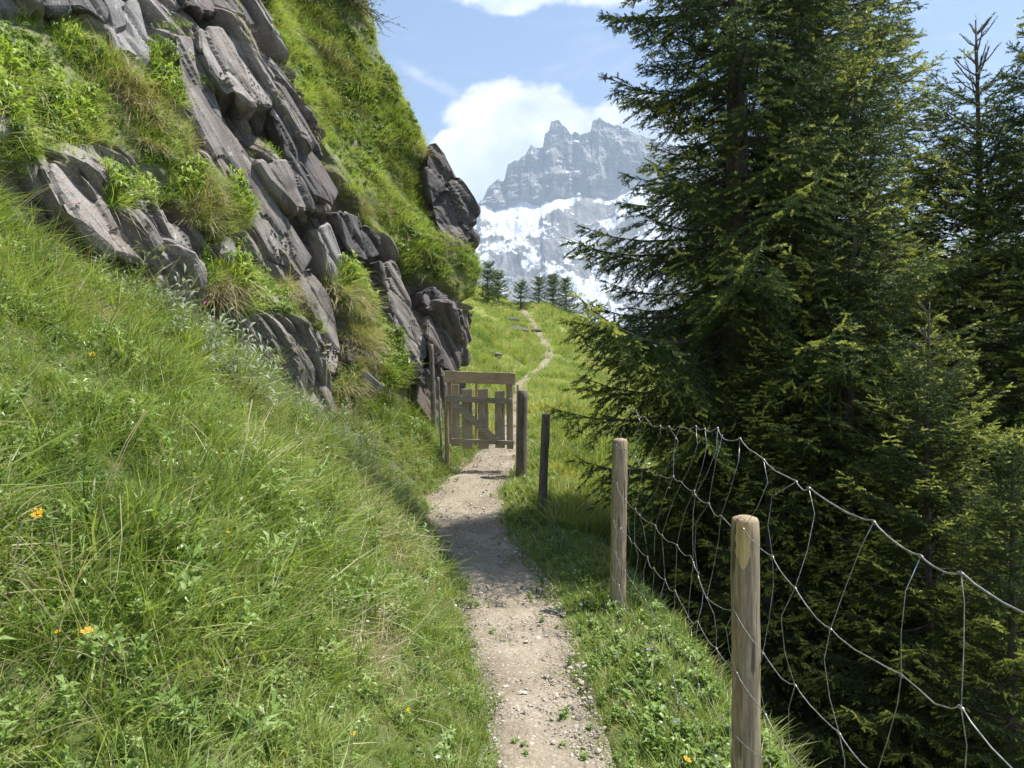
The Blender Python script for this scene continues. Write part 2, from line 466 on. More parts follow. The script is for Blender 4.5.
# ------------------------------------------------------------------ the lie of the land
def interp(y, tab):
    t = np.asarray(tab, float); return np.interp(y, t[:, 0], t[:, 1])
PATH_X = [(-6, 0.5), (0, 0.28), (2, 0.22), (3, 0.15), (4, 0.09), (5.3, -0.02), (7, -0.26), (8.5, -0.58), (9.5, -0.54), (10.5, -0.36), (12, -0.12), (15, 0.05), (20, 0.22), (23, 0.55),
          (26, 1.05), (29, 1.42), (32, 1.45), (35, 1.27), (40, 0.94), (45, 0.47), (52, 0.0), (80, -1)]
PATH_Z = [(-6, -0.1), (0, 0.0), (8, 0.0), (10, 0.30), (11, 0.42), (13, 0.70), (20, 1.45), (25, 1.95), (29, 2.5), (35, 3.7), (40, 4.85), (45, 6.0), (50, 6.6), (60, 6.2), (90, 1), (200, -40), (600, -200), (2200, -330), (6000, -420)]
def path_half(y): return interp(y, [(-6, 0.24), (3, 0.24), (4, 0.28), (5.3, 0.34), (7.6, 0.38), (9, 0.45), (10.5, 0.34), (12, 0.28), (20, 0.17), (45, 0.16), (90, 0.3)])
def smooth_interp(y, tab):
    return 0.25 * interp(y - 0.35, tab) + 0.5 * interp(y, tab) + 0.25 * interp(y + 0.35, tab)
FENCE_X = [(-6, 1.15), (0, 0.93), (1.3, 0.88), (2.6, 0.79), (5.1, 0.71), (8.5, 0.34), (10, 0.12), (12, 0.35), (20, 1.2), (90, 3)]
def H(x, y):
    x = np.asarray(x, float); y = np.asarray(y, float)
    zp = smooth_interp(y, PATH_Z); xp = smooth_interp(y, PATH_X); hw = path_half(y)
    dl = np.maximum(0, (xp - hw) - x)            # metres up the bank from the path's left edge
    fx = interp(y, FENCE_X)
    dr = np.maximum(0, x - np.maximum(fx + 0.10, xp + hw))
    near = 1 - sstep(11.0, 15.0, y)
    bank = 0.95 * dl - 0.10 * (1 - np.exp(-dl * 4)) + 0.30 * (1 - np.exp(-dl * 2.2))
    bank = bank * interp(y, [(-6, 0.75), (3, 0.80), (6, 0.84), (9, 0.80), (12, 0.8)])
    hillL = 0.42 * dl * sstep(0, 0.8, dl) + 0.0 * dl
    left = near * bank + (1 - near) * hillL
    left = np.where(left > 14, 14 + (left - 14) * 0.2, left)
    steep = interp(y, [(-6, 0.95), (5.5, 0.95), (8.5, 0.45), (10, 0.22), (14, 0.22), (30, 0.36), (60, 0.5)])
    right = steep * dr * sstep(-0.1, 0.6, dr)
    right = np.where(right > 3, 3 + (right - 3) * 0.55, right)
    lump = 0.085 * fbm(x * 1.5, y * 1.5, octv=4, seed=3) * (sstep(0.0, 0.3, dl) + sstep(0, 0.5, dr)) + 0.14 * fbm(x * .8, y * .8, octv=3, seed=6) * sstep(12, 18, y) * (sstep(0.3, 1.2, dl) + sstep(.3, 1.2, dr)) + 0.35 * fbm(x * .3, y * .3, octv=3, seed=5) * sstep(15, 30, y) * (sstep(0.3, 2.5, dl) + sstep(.3, 2.5, dr))
    z = zp + left - right + lump
    # far away everything levels out into the valley floor
    k = sstep(70, 400, np.hypot(x, np.maximum(y, 0)))
    val = interp(np.hypot(x, y), [(0, 0), (100, -45), (600, -200), (2200, -330), (9000, -420)])
    return z * (1 - k) + val * k

# cliff: x as a function of (y, z), thin-plate interpolation through control points
ctrl = [at(*c) for c in [
    (0, 230, 4.9), (60, 250, 5.3), (120, 270, 5.9), (200, 320, 6.9), (300, 390, 8.3), (350, 440, 9.3), (420, 400, 10.9), (445, 420, 11.6), (455, 385, 12.1),
    (0, 100, 5.5), (0, 0, 6.1), (100, 150, 6.3), (100, 50, 6.9), (180, 200, 7.1), (180, 90, 7.5), (180, 0, 8.0), (250, 200, 8.3), (250, 80, 8.8), (300, 300, 8.9),
    (340, 200, 10.0), (350, 330, 9.9), (400, 265, 11.2), (400, 330, 10.9), (470, 300, 12.3), (466, 350, 12.3),
    (255, 0, 10.0), (300, 80, 10.4), (300, 0, 11.2), (350, 120, 11.5), (400, 190, 12.1), (374, 45, 12.7), (428, 150, 12.7), (440, 230, 12.5), (472, 258, 12.6), (350, 0, 12.7)]]
ctrl += [np.array(c, float) for c in [(-2.5, 3, 0), (-1.85, 9, 0), (-0.75, 12, 0), (-1.9, 13.6, 0.5), (-2.0, 13.6, 2.5), (-2.4, 13.6, 4.5), (-3.8, 13.6, 7), (-5.2, 13.4, 9.5),
         (-4.2, 15.5, 1), (-4.6, 15.5, 4), (-5.8, 15.5, 7), (-7.5, 15, 9.5), (-4.4, 10.5, 9), (-4.9, 8, 8.5), (-5.4, 6, 8), (-5.2, 4, 7.5), (-4.6, 3.5, 5.5), (-3.9, 2.0, 3.0),
         (-4.4, 0, 3), (-5.4, 0, 6), (-4.8, -3, 3), (-5.8, -3, 7), (-3.2, 0, 0), (-3.2, -3, 0), (-6.5, 12.5, 11), (-6.5, 6, 11), (-7, 0, 11), (-3.6, 11.6, 8.4)]]
ctrl = np.array(ctrl)
def tps(K):
    n = len(K); P = np.c_[np.ones(n), K[:, 1:3]]
    d = np.hypot(K[:, None, 1] - K[None, :, 1], K[:, None, 2] - K[None, :, 2])
    A = np.zeros((n + 3, n + 3)); A[:n, :n] = np.where(d > 0, d * d * np.log(d + 1e-12), 0) + 0.02 * np.eye(n)
    A[:n, n:] = P; A[n:, :n] = P.T
    return np.linalg.solve(A, np.r_[K[:, 0], 0, 0, 0])
TW = tps(ctrl)
def WX(y, z):
    y = np.asarray(y, float); z = np.asarray(z, float)
    out = TW[-3] + TW[-2] * y + TW[-1] * z
    for k, w in zip(ctrl, TW):
        r2 = (y - k[1]) ** 2 + (z - k[2]) ** 2
        out = out + w * 0.5 * r2 * np.log(r2 + 1e-12)
    return out
def wall_depth(px, py):
    D = np.linspace(3, 14, 331)
    p = np.stack([(px - 512) / F * D, D, CAMZ + (384 - py) / F * D])
    s = p[0] - WX(p[1], p[2])
    k = np.where(s < 0)[0]
    return D[k[0]] if len(k) else 12.6

GREEN = [  # turf patches on the cliff as seen from the path (reference-view outlines, projected on the real surface)
    [(-60, 60), (30, 18), (70, 14), (100, 35), (125, 75), (178, 118), (186, 150), (150, 168), (110, 142), (60, 150), (35, 172), (-60, 185)],
    [(88, 168), (148, 170), (156, 196), (92, 204)],
    [(160, 160), (205, 168), (246, 212), (243, 240), (215, 238), (165, 200)],
    [(250, -400), (252, 10), (268, 40), (290, 90), (318, 140), (345, 195), (382, 240), (402, 270), (440, 292), (480, 300), (490, 250), (437, 232), (426, 190), (430, 150), (375, 40), (600, -400)],
    [(330, 262), (352, 262), (372, 282), (386, 325), (412, 380), (440, 405), (445, 480), (350, 460), (352, 415), (342, 380), (350, 350)],
    [(200, 270), (262, 268), (300, 298), (290, 318), (230, 305)],
    [(140, 36), (172, 42), (190, 75), (188, 110), (152, 100)],
    [(-400, -500), (-80, -500), (-80, 300), (-400, 400)]]
def project(P):
    D = np.maximum(P[..., 1], 0.3)
    return 512 + F * P[..., 0] / D, 384 - F * (P[..., 2] - CAMZ) / D
def green_mask(P, wob=9.0):
    px, py = project(P)
    px = px + wob * fbm(P[..., 1] * 2.3, P[..., 2] * 2.3, octv=3, seed=21); py = py + wob * fbm(P[..., 1] * 2.3, P[..., 2] * 2.3, octv=3, seed=22)
    g = np.zeros(px.shape, bool)
    for poly in GREEN: g |= inpoly(px, py, poly)
    return g

cth, sth = 0.537, 0.843
def cliff_disp(y, z, g):
    s = y * cth - z * sth; b = y * sth + z * cth
    s = s + 0.25 * fbm(y * .7, z * .7, octv=2, seed=9); b = b + 0.10 * fbm(y * 1.1, z * 1.1, octv=3, seed=8)
    d = np.zeros_like(y)
    for (ls, lb, amp, tilt, seed) in ((1.9, 0.66, 0.50, 0.60, 1), (1.25, 0.34, 0.24, 0.9, 2), (0.50, 0.15, 0.05, 1.0, 3)):
        bi, bj, os_, ob, gap = vor(s / ls, b / lb, seed)
        z0 = np.zeros_like(bi)
        h = hash3(bi, bj, z0 + 9, seed) - 0.5
        ts = hash3(bi, bj, z0 + 11, seed) - 0.5; tb = hash3(bi, bj, z0 + 13, seed) - 0.35
        d += amp * h + amp * tilt * (ts * os_ + tb * ob)
        d -= amp * 0.8 * np.exp(-(gap / 0.08) ** 2)
    for (per, amp, sd_) in ((0.55, 0.20, 33), (0.19, 0.055, 34), (0.06, 0.004, 35)):
        ph = b / per + 0.9 * fbm(s * 0.5, b * 0.5, octv=3, seed=sd_) + 0.5 * hash3(np.floor(s / (0.5 + per * 5) + 0.6 * vnoise(s, b * 2, seed=sd_)), np.floor(b / per), np.zeros_like(b), sd_)
        fr = ph - np.floor(ph)
        d += amp * ((1 - fr) ** 1.3 - 0.5) * ((0.5 if per > .3 else 0.1) + 1.6 * np.clip(fbm(s * 0.7, b * 1.0, octv=2, seed=sd_ + 9) + 0.05, 0, 1))
    d += 0.016 * fbm(s * 1.5, b * 4, octv=4, seed=31)
    soft = 0.13 * fbm(y * 1.4, z * 1.4, octv=4, seed=12) + 0.05
    return np.where(g > 0.5, soft, d * 0.85)

# cave-like recess left of the gate outcrop and other hollows: (px, py, radius px, depth)
HOLLOW = [(405, 285, 20, 0.55), (420, 300, 16, 0.5), (232, 110, 16, 0.45), (246, 140, 18, 0.40), (275, 185, 12, 0.3), (80, 215, 10, 0.25), (355, 235, 9, 0.25), (322, 282, 8, 0.2), (196, 140, 9, 0.25)]
S0, B0, DS, DB = -10.4, -3.0, 0.045, 0.020        # the mesh runs along and across the beds, so their edges stay straight
sg = S0 + DS * np.arange(432); bg = B0 + DB * np.arange(1090)
SG, BG = np.meshgrid(sg, bg, indexing='ij')
YY = SG * cth + BG * sth; ZZ = -SG * sth + BG * cth
cn = math.hypot(cth, sth) ** 2
YY /= cn; ZZ /= cn
XX = WX(YY, ZZ)
PP = np.stack([XX, YY, ZZ], -1)
gm = green_mask(PP)
gsoft = gm.astype(float)
for _ in range(5):
    gsoft[1:-1, 1:-1] = (gsoft[1:-1, 1:-1] * 2 + gsoft[:-2, 1:-1] + gsoft[2:, 1:-1] + gsoft[1:-1, :-2] + gsoft[1:-1, 2:]) / 6
rockd = cliff_disp(YY, ZZ, np.zeros_like(YY)); softd = cliff_disp(YY, ZZ, np.ones_like(YY))
disp = rockd * (1 - gsoft) + softd * gsoft
qx, qy = project(PP)
for (hx, hy, hr, hd) in HOLLOW:
    disp -= hd * np.exp(-(((qx - hx) / hr) ** 2 + ((qy - hy) / hr) ** 2))
foot = sstep(-0.1, 0.55, ZZ - H(XX, YY))
disp = disp * foot - 0.12 * (1 - foot)
edge = sstep(15.6, 14.0, YY)
XW = XX + disp * edge
PW = np.stack([XW, YY - 0.25 * disp * edge, ZZ], -1)
fc = grid_faces(len(sg), len(bg), flip=False)
inb = ((YY > -3) & (YY < 15.5) & (ZZ > -0.7) & (ZZ < 10.2)).ravel()
fc = fc[inb[fc].all(1)]
used_v = np.zeros(YY.size, bool); used_v[fc.ravel()] = True
remap = np.cumsum(used_v) - 1
cliff = mesh_np('cliff', PW.reshape(-1, 3)[used_v], remap[fc], M['rock'], attrs={'green': ('POINT', gsoft.ravel()[used_v])})
tag(cliff, 'steep layered slate cliff with turf patches rising left of the path', kind='structure')
def cliff_at(y, z):
    """world x of the displaced cliff by lookup"""
    i = np.clip(np.round((y * cth - z * sth - S0) / DS).astype(int), 0, len(sg) - 1); j = np.clip(np.round((y * sth + z * cth - B0) / DB).astype(int), 0, len(bg) - 1)
    return XW[i, j]

# ground sheet: one tensor grid, fine near the path, coarse to the horizon
def axis(segs):
    out = []
    for a, b, st in segs: out += list(np.arange(a, b, st))
    return np.array(out + [segs[-1][1]])
gx = axis([(-4600, -600, 500), (-600, -60, 60), (-60, -12, 4), (-12, -5, 0.4), (-5, 3.2, 0.045), (3.2, 12, 0.25), (12, 60, 2.5), (60, 600, 45), (600, 4600, 500)])
gy = axis([(-3000, -100, 300), (-100, -8, 6), (-8, 0.4, 0.3), (0.4, 13.5, 0.05), (13.5, 60, 0.3), (60, 120, 3), (120, 900, 40), (900, 4600, 500)])
GX, GY = np.meshgrid(gx, gy, indexing='ij')
GZ = H(GX, GY)
pxx = smooth_interp(GY, PATH_X); pd = np.abs(GX - pxx) - path_half(GY)
GZ = GZ - 0.03 * sstep(0.06, -0.05, pd) * (GY < 60) - 0.004
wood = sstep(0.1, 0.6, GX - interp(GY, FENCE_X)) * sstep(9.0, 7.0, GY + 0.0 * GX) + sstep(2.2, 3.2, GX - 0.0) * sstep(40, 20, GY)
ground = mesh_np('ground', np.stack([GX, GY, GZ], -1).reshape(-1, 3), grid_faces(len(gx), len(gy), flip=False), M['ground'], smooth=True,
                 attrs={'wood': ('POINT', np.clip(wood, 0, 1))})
tag(ground, 'grassy alpine ground with a bank left and a drop right of the path', kind='structure')

# path strip
def strip(y0, y1, dy, nx):
    yy = np.arange(y0, y1, dy); tt = np.linspace(-1, 1, nx)
    Y, T = np.meshgrid(yy, tt, indexing='ij')
    xp = smooth_interp(Y, PATH_X); hw = path_half(Y) * (1 + 0.34 * fbm(Y * 1.6 + 7 * np.sign(T), Y * 0, octv=3, seed=41))
    X = xp + T * hw
    Z = smooth_interp(Y, PATH_Z) + 0.012 - 0.035 * np.abs(T) ** 6 + 0.030 * fbm(X * 4, Y * 4, octv=5, seed=42) + 0.004 * np.maximum(0, vnoise(X * 45, Y * 45, seed=43))
    return np.stack([X, Y, Z], -1), len(yy), nx
Vp, a_, b_ = strip(-3, 13.6, 0.025, 48)
p1 = mesh_np('path', Vp.reshape(-1, 3), grid_faces(a_, b_, flip=True), M['path'], smooth=True)
tag(p1, 'narrow trodden gravel footpath leading to the gate', kind='structure')
Vp, a_, b_ = strip(13.55, 60, 0.15, 12)
Vp[..., 2] = np.maximum(Vp[..., 2], H(Vp[..., 0], Vp[..., 1]) + 0.015)
p2 = mesh_np('trail', Vp.reshape(-1, 3), grid_faces(a_, b_, flip=True), M['path'], smooth=True)
tag(p2, 'thin trail climbing the meadow beyond the gate', kind='structure')
for o in (ground, p1, p2, cliff):      # normals must point at the sky side
    pass

# ------------------------------------------------------------------ mountain range far away
SKY = [(-500, 330), (-100, 300), (200, 250), (380, 235), (430, 225), (462, 212), (478, 204), (482, 200), (489, 187), (498, 179), (504, 182), (508, 164), (519, 160), (524, 155), (531, 145), (537, 149), (543, 148), (545, 133), (549, 132), (551, 120), (558, 120), (564, 126), (571, 134), (576, 131), (580, 135), (586, 133), (591, 129),
       (592.5, 120), (599, 118), (609, 124), (621, 126), (635, 133), (648, 139),
       (690, 150), (720, 175), (760, 190), (800, 215), (850, 225), (900, 238), (960, 250), (1024, 270), (1100, 300), (1300, 330), (1600, 350)]
mx_ = np.concatenate([np.arange(-500, 440, 12.0), np.arange(440, 700, 0.7), np.arange(700, 1100, 3.0), np.arange(1100, 1600, 20.0)])
vv = np.concatenate([np.linspace(0, 1, 300), ])
MX, MV = np.meshgrid(mx_, vv, indexing='ij')
top = interp(MX, SKY)
top = top + np.where(top < 205, 1, .4) * 2.2 * fbm(MX * 0.35, MX * 0, octv=4, seed=51)
snowline = 200 + 15 * fbm(MX * .035, MX * 0, octv=3, seed=52)
snowline = np.maximum(snowline, top + 4)
base_y = 372.0
PYM = np.where(MV < 0.62, base_y + (snowline - base_y) * (MV / 0.62), snowline + (top - snowline) * ((MV - 0.62) / 0.38))
DM = np.where(MV < 0.62, 2200 + 1000 * (MV / 0.62), 3200 + 130 * ((MV - 0.62) / 0.38))
wx = (MX - 512) / F * DM; wz = CAMZ + (384 - PYM) / F * DM
isn = MV < 0.62
rid = fbm(wx / 420, DM / 420, octv=7, seed=53, ridged=True, gain=0.55)
crag = fbm(wx / 130, DM / 130, wz / 210, octv=6, seed=54, ridged=True, gain=0.55)
fade = np.clip((0.62 - MV) * 8, 0, 1) * np.clip(MV * 8, 0, 1)
DMd = DM - np.where(isn, 0, 75 * crag * np.clip((MV - 0.62) * 10, 0, 1))
P = np.stack([(MX - 512) / F * DMd, DMd, CAMZ + (384 - PYM) / F * DMd + np.where(isn, 130 * rid * fade, 0)], -1)
back = P[:, -1:, :] + np.array([0, 500.0, -500.0]); P = np.concatenate([P, back], 1)
du = np.gradient(P, axis=0); dv = np.gradient(P, axis=1); nn = np.cross(du, dv); nn /= np.linalg.norm(nn, axis=-1)[..., None] + 1e-9
slope = np.abs(nn[..., 2])
MVb = np.concatenate([MV, MV[:, -1:]], 1)
dg = P[..., 0] * 0.8 + P[..., 2] * 0.9; dq = P[..., 0] * 0.6 - P[..., 2] * 0.8
gul = fbm(dg / 260, dq / 70, octv=6, seed=57, gain=0.6); gul2 = fbm(dq / 300, dg / 60, octv=6, seed=58, gain=0.6)
sn = np.where(MVb < 0.62, 0.30 + 1.1 * (slope - 0.62) + 0.75 * gul + 0.55 * gul2 + 0.34 * (MVb / 0.62 - 0.35), 0.05 + 0.7 * (slope - 0.30) + 0.3 * gul)
sn = sn + 0.20 * sstep(700, 820, np.concatenate([MX, MX[:, -1:]], 1))
mt = mesh_np('mountain', P.reshape(-1, 3), grid_faces(len(mx_), len(vv) + 1), M['mountain'], attrs={'snow': ('POINT', sn)})
tag(mt, 'jagged grey rock peaks above snow covered slopes far behind the trees', kind='structure')

# ------------------------------------------------------------------ the air between here and the peaks
V = [(x, y, z) for x in (-4700, 4700) for y in (-3100, 4700) for z in (-600, float(P[..., 2].max()) + 20)]
hz = mesh_np('haze', np.array(V), np.array([(0, 1, 3, 2), (4, 6, 7, 5), (0, 4, 5, 1), (2, 3, 7, 6), (0, 2, 6, 4), (1, 5, 7, 3)]), [])
hm = bpy.data.materials.new('haze_air'); hm.use_nodes = True; hm.node_tree.nodes.clear()
pv = hm.node_tree.nodes.new('ShaderNodeVolumePrincipled'); ho = hm.node_tree.nodes.new('ShaderNodeOutputMaterial')
pv.inputs['Color'].default_value = (0.66, 0.82, 1.0, 1); pv.inputs['Density'].default_value = 2.0e-4; pv.inputs['Anisotropy'].default_value = 0.2
hm.node_tree.links.new(pv.outputs[0], ho.inputs['Volume']); hz.data.materials.append(hm)
tag(hz, 'thin bluish mountain haze', kind='stuff')

# ------------------------------------------------------------------ rocks set in the cliff
def rock_thing(name, label, cat, outline, protr, thick, mat, seed=0, into=(-0.75, 0.62, -0.12), facet=0.05, sub=0.022, group=None, extra=0.0):
    """an angular block: outline on the cliff face, per-corner protrusion from it, real thickness into the slope"""
    pts = []
    for k, (px, py) in enumerate(outline):
        D = wall_depth(px, py) + extra
        pr = protr[k % len(protr)] if isinstance(protr, (list, tuple)) else protr
        pts.append(at(px, py, D - pr))
    pts = np.array(pts); into = np.array(into, float); into /= np.linalg.norm(into)
    bm = bmesh.new()
    fr = [bm.verts.new(p) for p in pts]; bk = [bm.verts.new(p + into * thick) for p in pts]
    n = len(pts)
    bm.faces.new(fr); bm.faces.new(bk[::-1])
    for i in range(n): bm.faces.new((fr[i], bk[i], bk[(i + 1) % n], fr[(i + 1) % n]))
    bmesh.ops.recalc_face_normals(bm, faces=bm.faces)
    bmesh.ops.bevel(bm, geom=bm.edges[:], offset=min(0.03, thick * 0.15), segments=1, affect='EDGES', clamp_overlap=True)
    bmesh.ops.triangulate(bm, faces=bm.faces[:])
    for it in range(7):
        es = [e for e in bm.edges if e.calc_length() > sub * 1.7]
        if not es: break
        bmesh.ops.subdivide_edges(bm, edges=es, cuts=1)
        bmesh.ops.triangulate(bm, faces=[f for f in bm.faces if len(f.verts) > 3])
    bm.normal_update()
    co = np.array([v.co for v in bm.verts]); no = np.array([v.normal for v in bm.verts])
    bcoord = co @ BN; scoord = co @ BED; acoord = co @ BA
    # terraces along the bedding, cracks and chips
    bi, bj, o1, o2, gap = vor(scoord / 0.85 + 0.25 * acoord, bcoord / 0.30 + 0.35 * acoord, seed + 60)
    h = hash3(bi, bj, np.zeros_like(bi), seed + 60) - 0.5
    d = facet * (2.2 * h + 1.8 * h * o1 - 0.75 * np.exp(-(gap / 0.19) ** 2))
    for per, am in ((0.23, 0.9),):
        ph = bcoord / per + 0.8 * fbm(scoord * 0.6, acoord * 0.9, octv=2, seed=seed + 5); fr = ph - np.floor(ph)
        d += facet * am * ((1 - fr) ** 1.4 - 0.5) * (0.15 + 1.2*np.clip(fbm(scoord*0.9, bcoord*1.4, acoord, octv=2, seed=seed + 15) + 0.1, 0, 1))
    d += facet * 0.5 * fbm(co[:, 0] * 1.6, co[:, 1] * 1.6, co[:, 2] * 1.6, 3, seed)
    co = co + no * d[:, None]
    for v, c in zip(bm.verts, co): v.co = c
    org = pts.mean(0)
    for v in bm.verts: v.co = (v.co[0] - org[0], v.co[1] - org[1], v.co[2] - org[2])
    me = bpy.data.meshes.new(name); bm.to_mesh(me); bm.free()
    me.materials.append(mat)
    o = bpy.data.objects.new(name, me); o.location = org; col.objects.link(o)
    return tag(o, label, cat, group)

G_S = 'slate slabs set in the cliff'
rock_thing('rock_slab', 'jutting grey slate block overhanging a dark cleft near the top of the cliff', 'rock', [(199, 27), (222, 28), (262, 64), (274, 88), (276, 108), (250, 104), (220, 80), (201, 50)], [0.3, .3, .35, .4, .45, .45, .4, .3], 0.7, M['slab'], 1, group=G_S)
rock_thing('rock_slab', 'long dark bed of slate running down from the cliff top to a blunt nose', 'rock', [(224, 14), (247, 38), (279, 77), (318, 150), (341, 190), (336, 206), (312, 196), (290, 158), (272, 112), (254, 62)], [0.3, .3, .3, .35, .4, .4, .35, .3, .25, .3], 0.9, M['darkrock'], 2, group=G_S)
rock_thing('rock_slab', 'square grey block with a flat top below the overhang', 'rock', [(256, 160), (298, 157), (338, 196), (332, 214), (294, 208), (268, 180)], [0.30, .30, .32, .3, .3, .3], 0.7, M['slab'], 3, group=G_S)
rock_thing('rock_slab', 'longest smooth grey slab slanting down the middle of the cliff', 'rock', [(174, 36), (197, 34), (226, 118), (252, 156), (313, 258), (304, 276), (278, 264), (238, 206), (216, 158), (194, 120), (184, 74)], [0.16, .10, .06, .08, .15, .2, .22, .2, .18, .18, .18], 0.5, M['slab'], 4, facet=0.03, group=G_S)
rock_thing('rock_slab', 'broad tilted slate slab at the top of the grass bank', 'rock', [(40, 166), (74, 150), (94, 160), (112, 198), (148, 200), (190, 236), (198, 264), (176, 274), (112, 252), (66, 214)], [0.16, .12, .12, .14, .14, .16, .2, .22, .2, .2], 0.5, M['slab'], 5, facet=0.035, group=G_S)
rock_thing('rock_slab', 'pale rounded slab at the upper left edge above turf', 'rock', [(-40, 30), (14, 30), (26, 44), (24, 56), (0, 72), (-40, 90)], 0.15, 0.5, M['paleslab'], 6, facet=0.03, group=G_S)
rock_thing('rock_slab', 'pale grey slab at the left edge below the turf ledge', 'rock', [(-40, 84), (6, 98), (30, 122), (24, 134), (-40, 138)], 0.18, 0.5, M['paleslab'], 7, facet=0.03, group=G_S)
rock_thing('rock_slab', 'whitish slab standing between turf patches beside the longest slab', 'rock', [(228, 232), (246, 226), (266, 268), (262, 282), (240, 274), (222, 256)], 0.14, 0.4, M['paleslab'], 8, facet=0.03, group=G_S)
rock_thing('rock_slab', 'cracked grey slab running down to the foot of the cliff', 'rock', [(296, 268), (316, 262), (334, 300), (342, 352), (336, 376), (318, 366), (312, 326), (300, 300)], 0.16, 0.5, M['slab'], 9, group=G_S)
rock_thing('rock_slab', 'pale streaked slab beside the fallen plank gully', 'rock', [(256, 300), (276, 296), (304, 330), (330, 382), (346, 432), (330, 434), (302, 396), (272, 350), (256, 322)], 0.10, 0.5, M['slab'], 10, group=G_S)
rock_thing('rock_slab', 'narrow light slab just right of the longest slab', 'rock', [(318, 226), (330, 222), (346, 262), (350, 296), (340, 300), (328, 266)], 0.16, 0.4, M['paleslab'], 11, group=G_S)
rock_thing('rock_slab', 'dark blocky rock under a turf lip above the gully', 'rock', [(338, 210), (356, 214), (378, 238), (384, 256), (366, 262), (346, 250)], 0.22, 0.5, M['darkrock'], 12, group=G_S)
rock_thing('rock_slab', 'grey ribbed rock dropping from the turf lip left of the dark hollow', 'rock', [(380, 258), (394, 262), (410, 300), (420, 340), (416, 362), (402, 350), (390, 310)], 0.16, 0.5, M['slab'], 13, group=G_S)
rock_thing('rock_slab', 'dark rocks along the top left edge of the picture', 'rock', [(30, -30), (90, -30), (118, 10), (112, 26), (84, 8), (40, 10)], 0.2, 0.6, M['darkrock'], 14, group=G_S)
rock_thing('rock_slab', 'pale rock rib rising beside dark green turf at the cliff top', 'rock', [(104, 6), (140, -6), (152, 40), (148, 108), (132, 92), (118, 50)], 0.12, 0.5, M['paleslab'], 15, group=G_S)
rock_thing('rock_slab', 'dark broken block at the cliff top left of the turf slope', 'rock', [(180, -40), (246, -40), (256, 0), (258, 28), (236, 20), (206, 12), (186, 4)], 0.25, 0.6, M['darkrock'], 16, group=G_S)
rock_thing('rock_slab', 'small rock poking from turf in the gully', 'rock', [(346, 336), (360, 340), (368, 356), (364, 366), (350, 362)], 0.16, 0.3, M['darkrock'], 17, group=G_S, sub=0.04)
for (px, py, D, r, lab) in ((497, 352, 24, 0.16, 'small stone low in the meadow above the gate'), (536, 318, 36, 0.22, 'stone right beside the trail near the skyline'), (510, 309, 37, 0.30, 'upper dark stone in the meadow left of the trail'), (517, 325, 33, 0.42, 'larger dark stone in the meadow left of the trail')):
    bm = bmesh.new(); bmesh.ops.create_icosphere(bm, subdivisions=3, radius=r)
    for v in bm.verts:
        q = 1 + 0.5*float(vnoise(v.co.x*3 + D, v.co.y*3, v.co.z*3)); v.co.x *= q*1.2; v.co.y *= q; v.co.z *= q*0.5
    me = bpy.data.meshes.new('stone'); bm.to_mesh(me); bm.free(); me.materials.append(M['darkrock'])
    x_ = (px - 512)/F*D; o = bpy.data.objects.new('stone', me); o.location = (x_, D, float(H(np.array(x_), np.array(float(D)))) + 0.08); col.objects.link(o)
    tag(o, lab, 'rock', 'stones in the meadow')
rock_thing('rock_pinnacle', 'dark leaning rock pinnacle standing against the sky at the end of the grassy slope', 'rock',
           [(427, 141), (437, 138), (449, 153), (458, 170), (476, 196), (481, 209), (478, 221), (470, 226), (479, 236), (476, 250), (452, 246), (436, 224), (430, 190), (425, 162)], [0.1, .1, .1, .1, .1, .1, .1, .1, .1, .1, .3, .35, .35, .3], 1.1, M['darkrock'], 18, into=(-0.35, 0.9, -0.1), extra=-0.05, sub=0.05)
for (lab, ol, pr, th, mt, sd, inn, fc) in (
        ('brown blocky outcrop overhanging just left of the wooden gate', [(430, 312), (440, 300), (458, 304), (470, 312), (475, 326), (466, 346), (470, 360), (456, 374), (438, 366), (428, 340)], [.25, .5, .55, .30, .22, .30, .24, .30, .55, .45], 1.1, M['brownrock'], 19, (-0.5, 0.85, 0.05), 0.06),
        ('lower brown boulder at the foot of the outcrop behind the old post', [(426, 366), (444, 362), (460, 372), (456, 392), (450, 414), (432, 424), (418, 404), (418, 380)], [.35, .5, .30, .28, .28, .3, .25, .2], 0.9, M['brownrock'], 23, (-0.5, 0.85, 0.05), 0.05),
        ('grey rock block wedged left of the brown outcrop under the dark hollow', [(404, 322), (418, 312), (430, 330), (430, 356), (420, 376), (408, 360)], [.15, .3, .35, .3, .25, .15], 0.8, M['slab'], 27, (-0.6, 0.75, 0), 0.05),
        ('small dark block jammed under the turf lip above the gate', [(420, 290), (440, 284), (452, 296), (440, 308), (424, 308)], [.1, .3, .35, .3, .15], 0.7, M['darkrock'], 29, (-0.5, 0.85, 0), 0.05)):
    rock_thing('rock_outcrop', lab, 'rock', ol, pr, th, mt, sd, into=inn, sub=0.04, facet=fc)

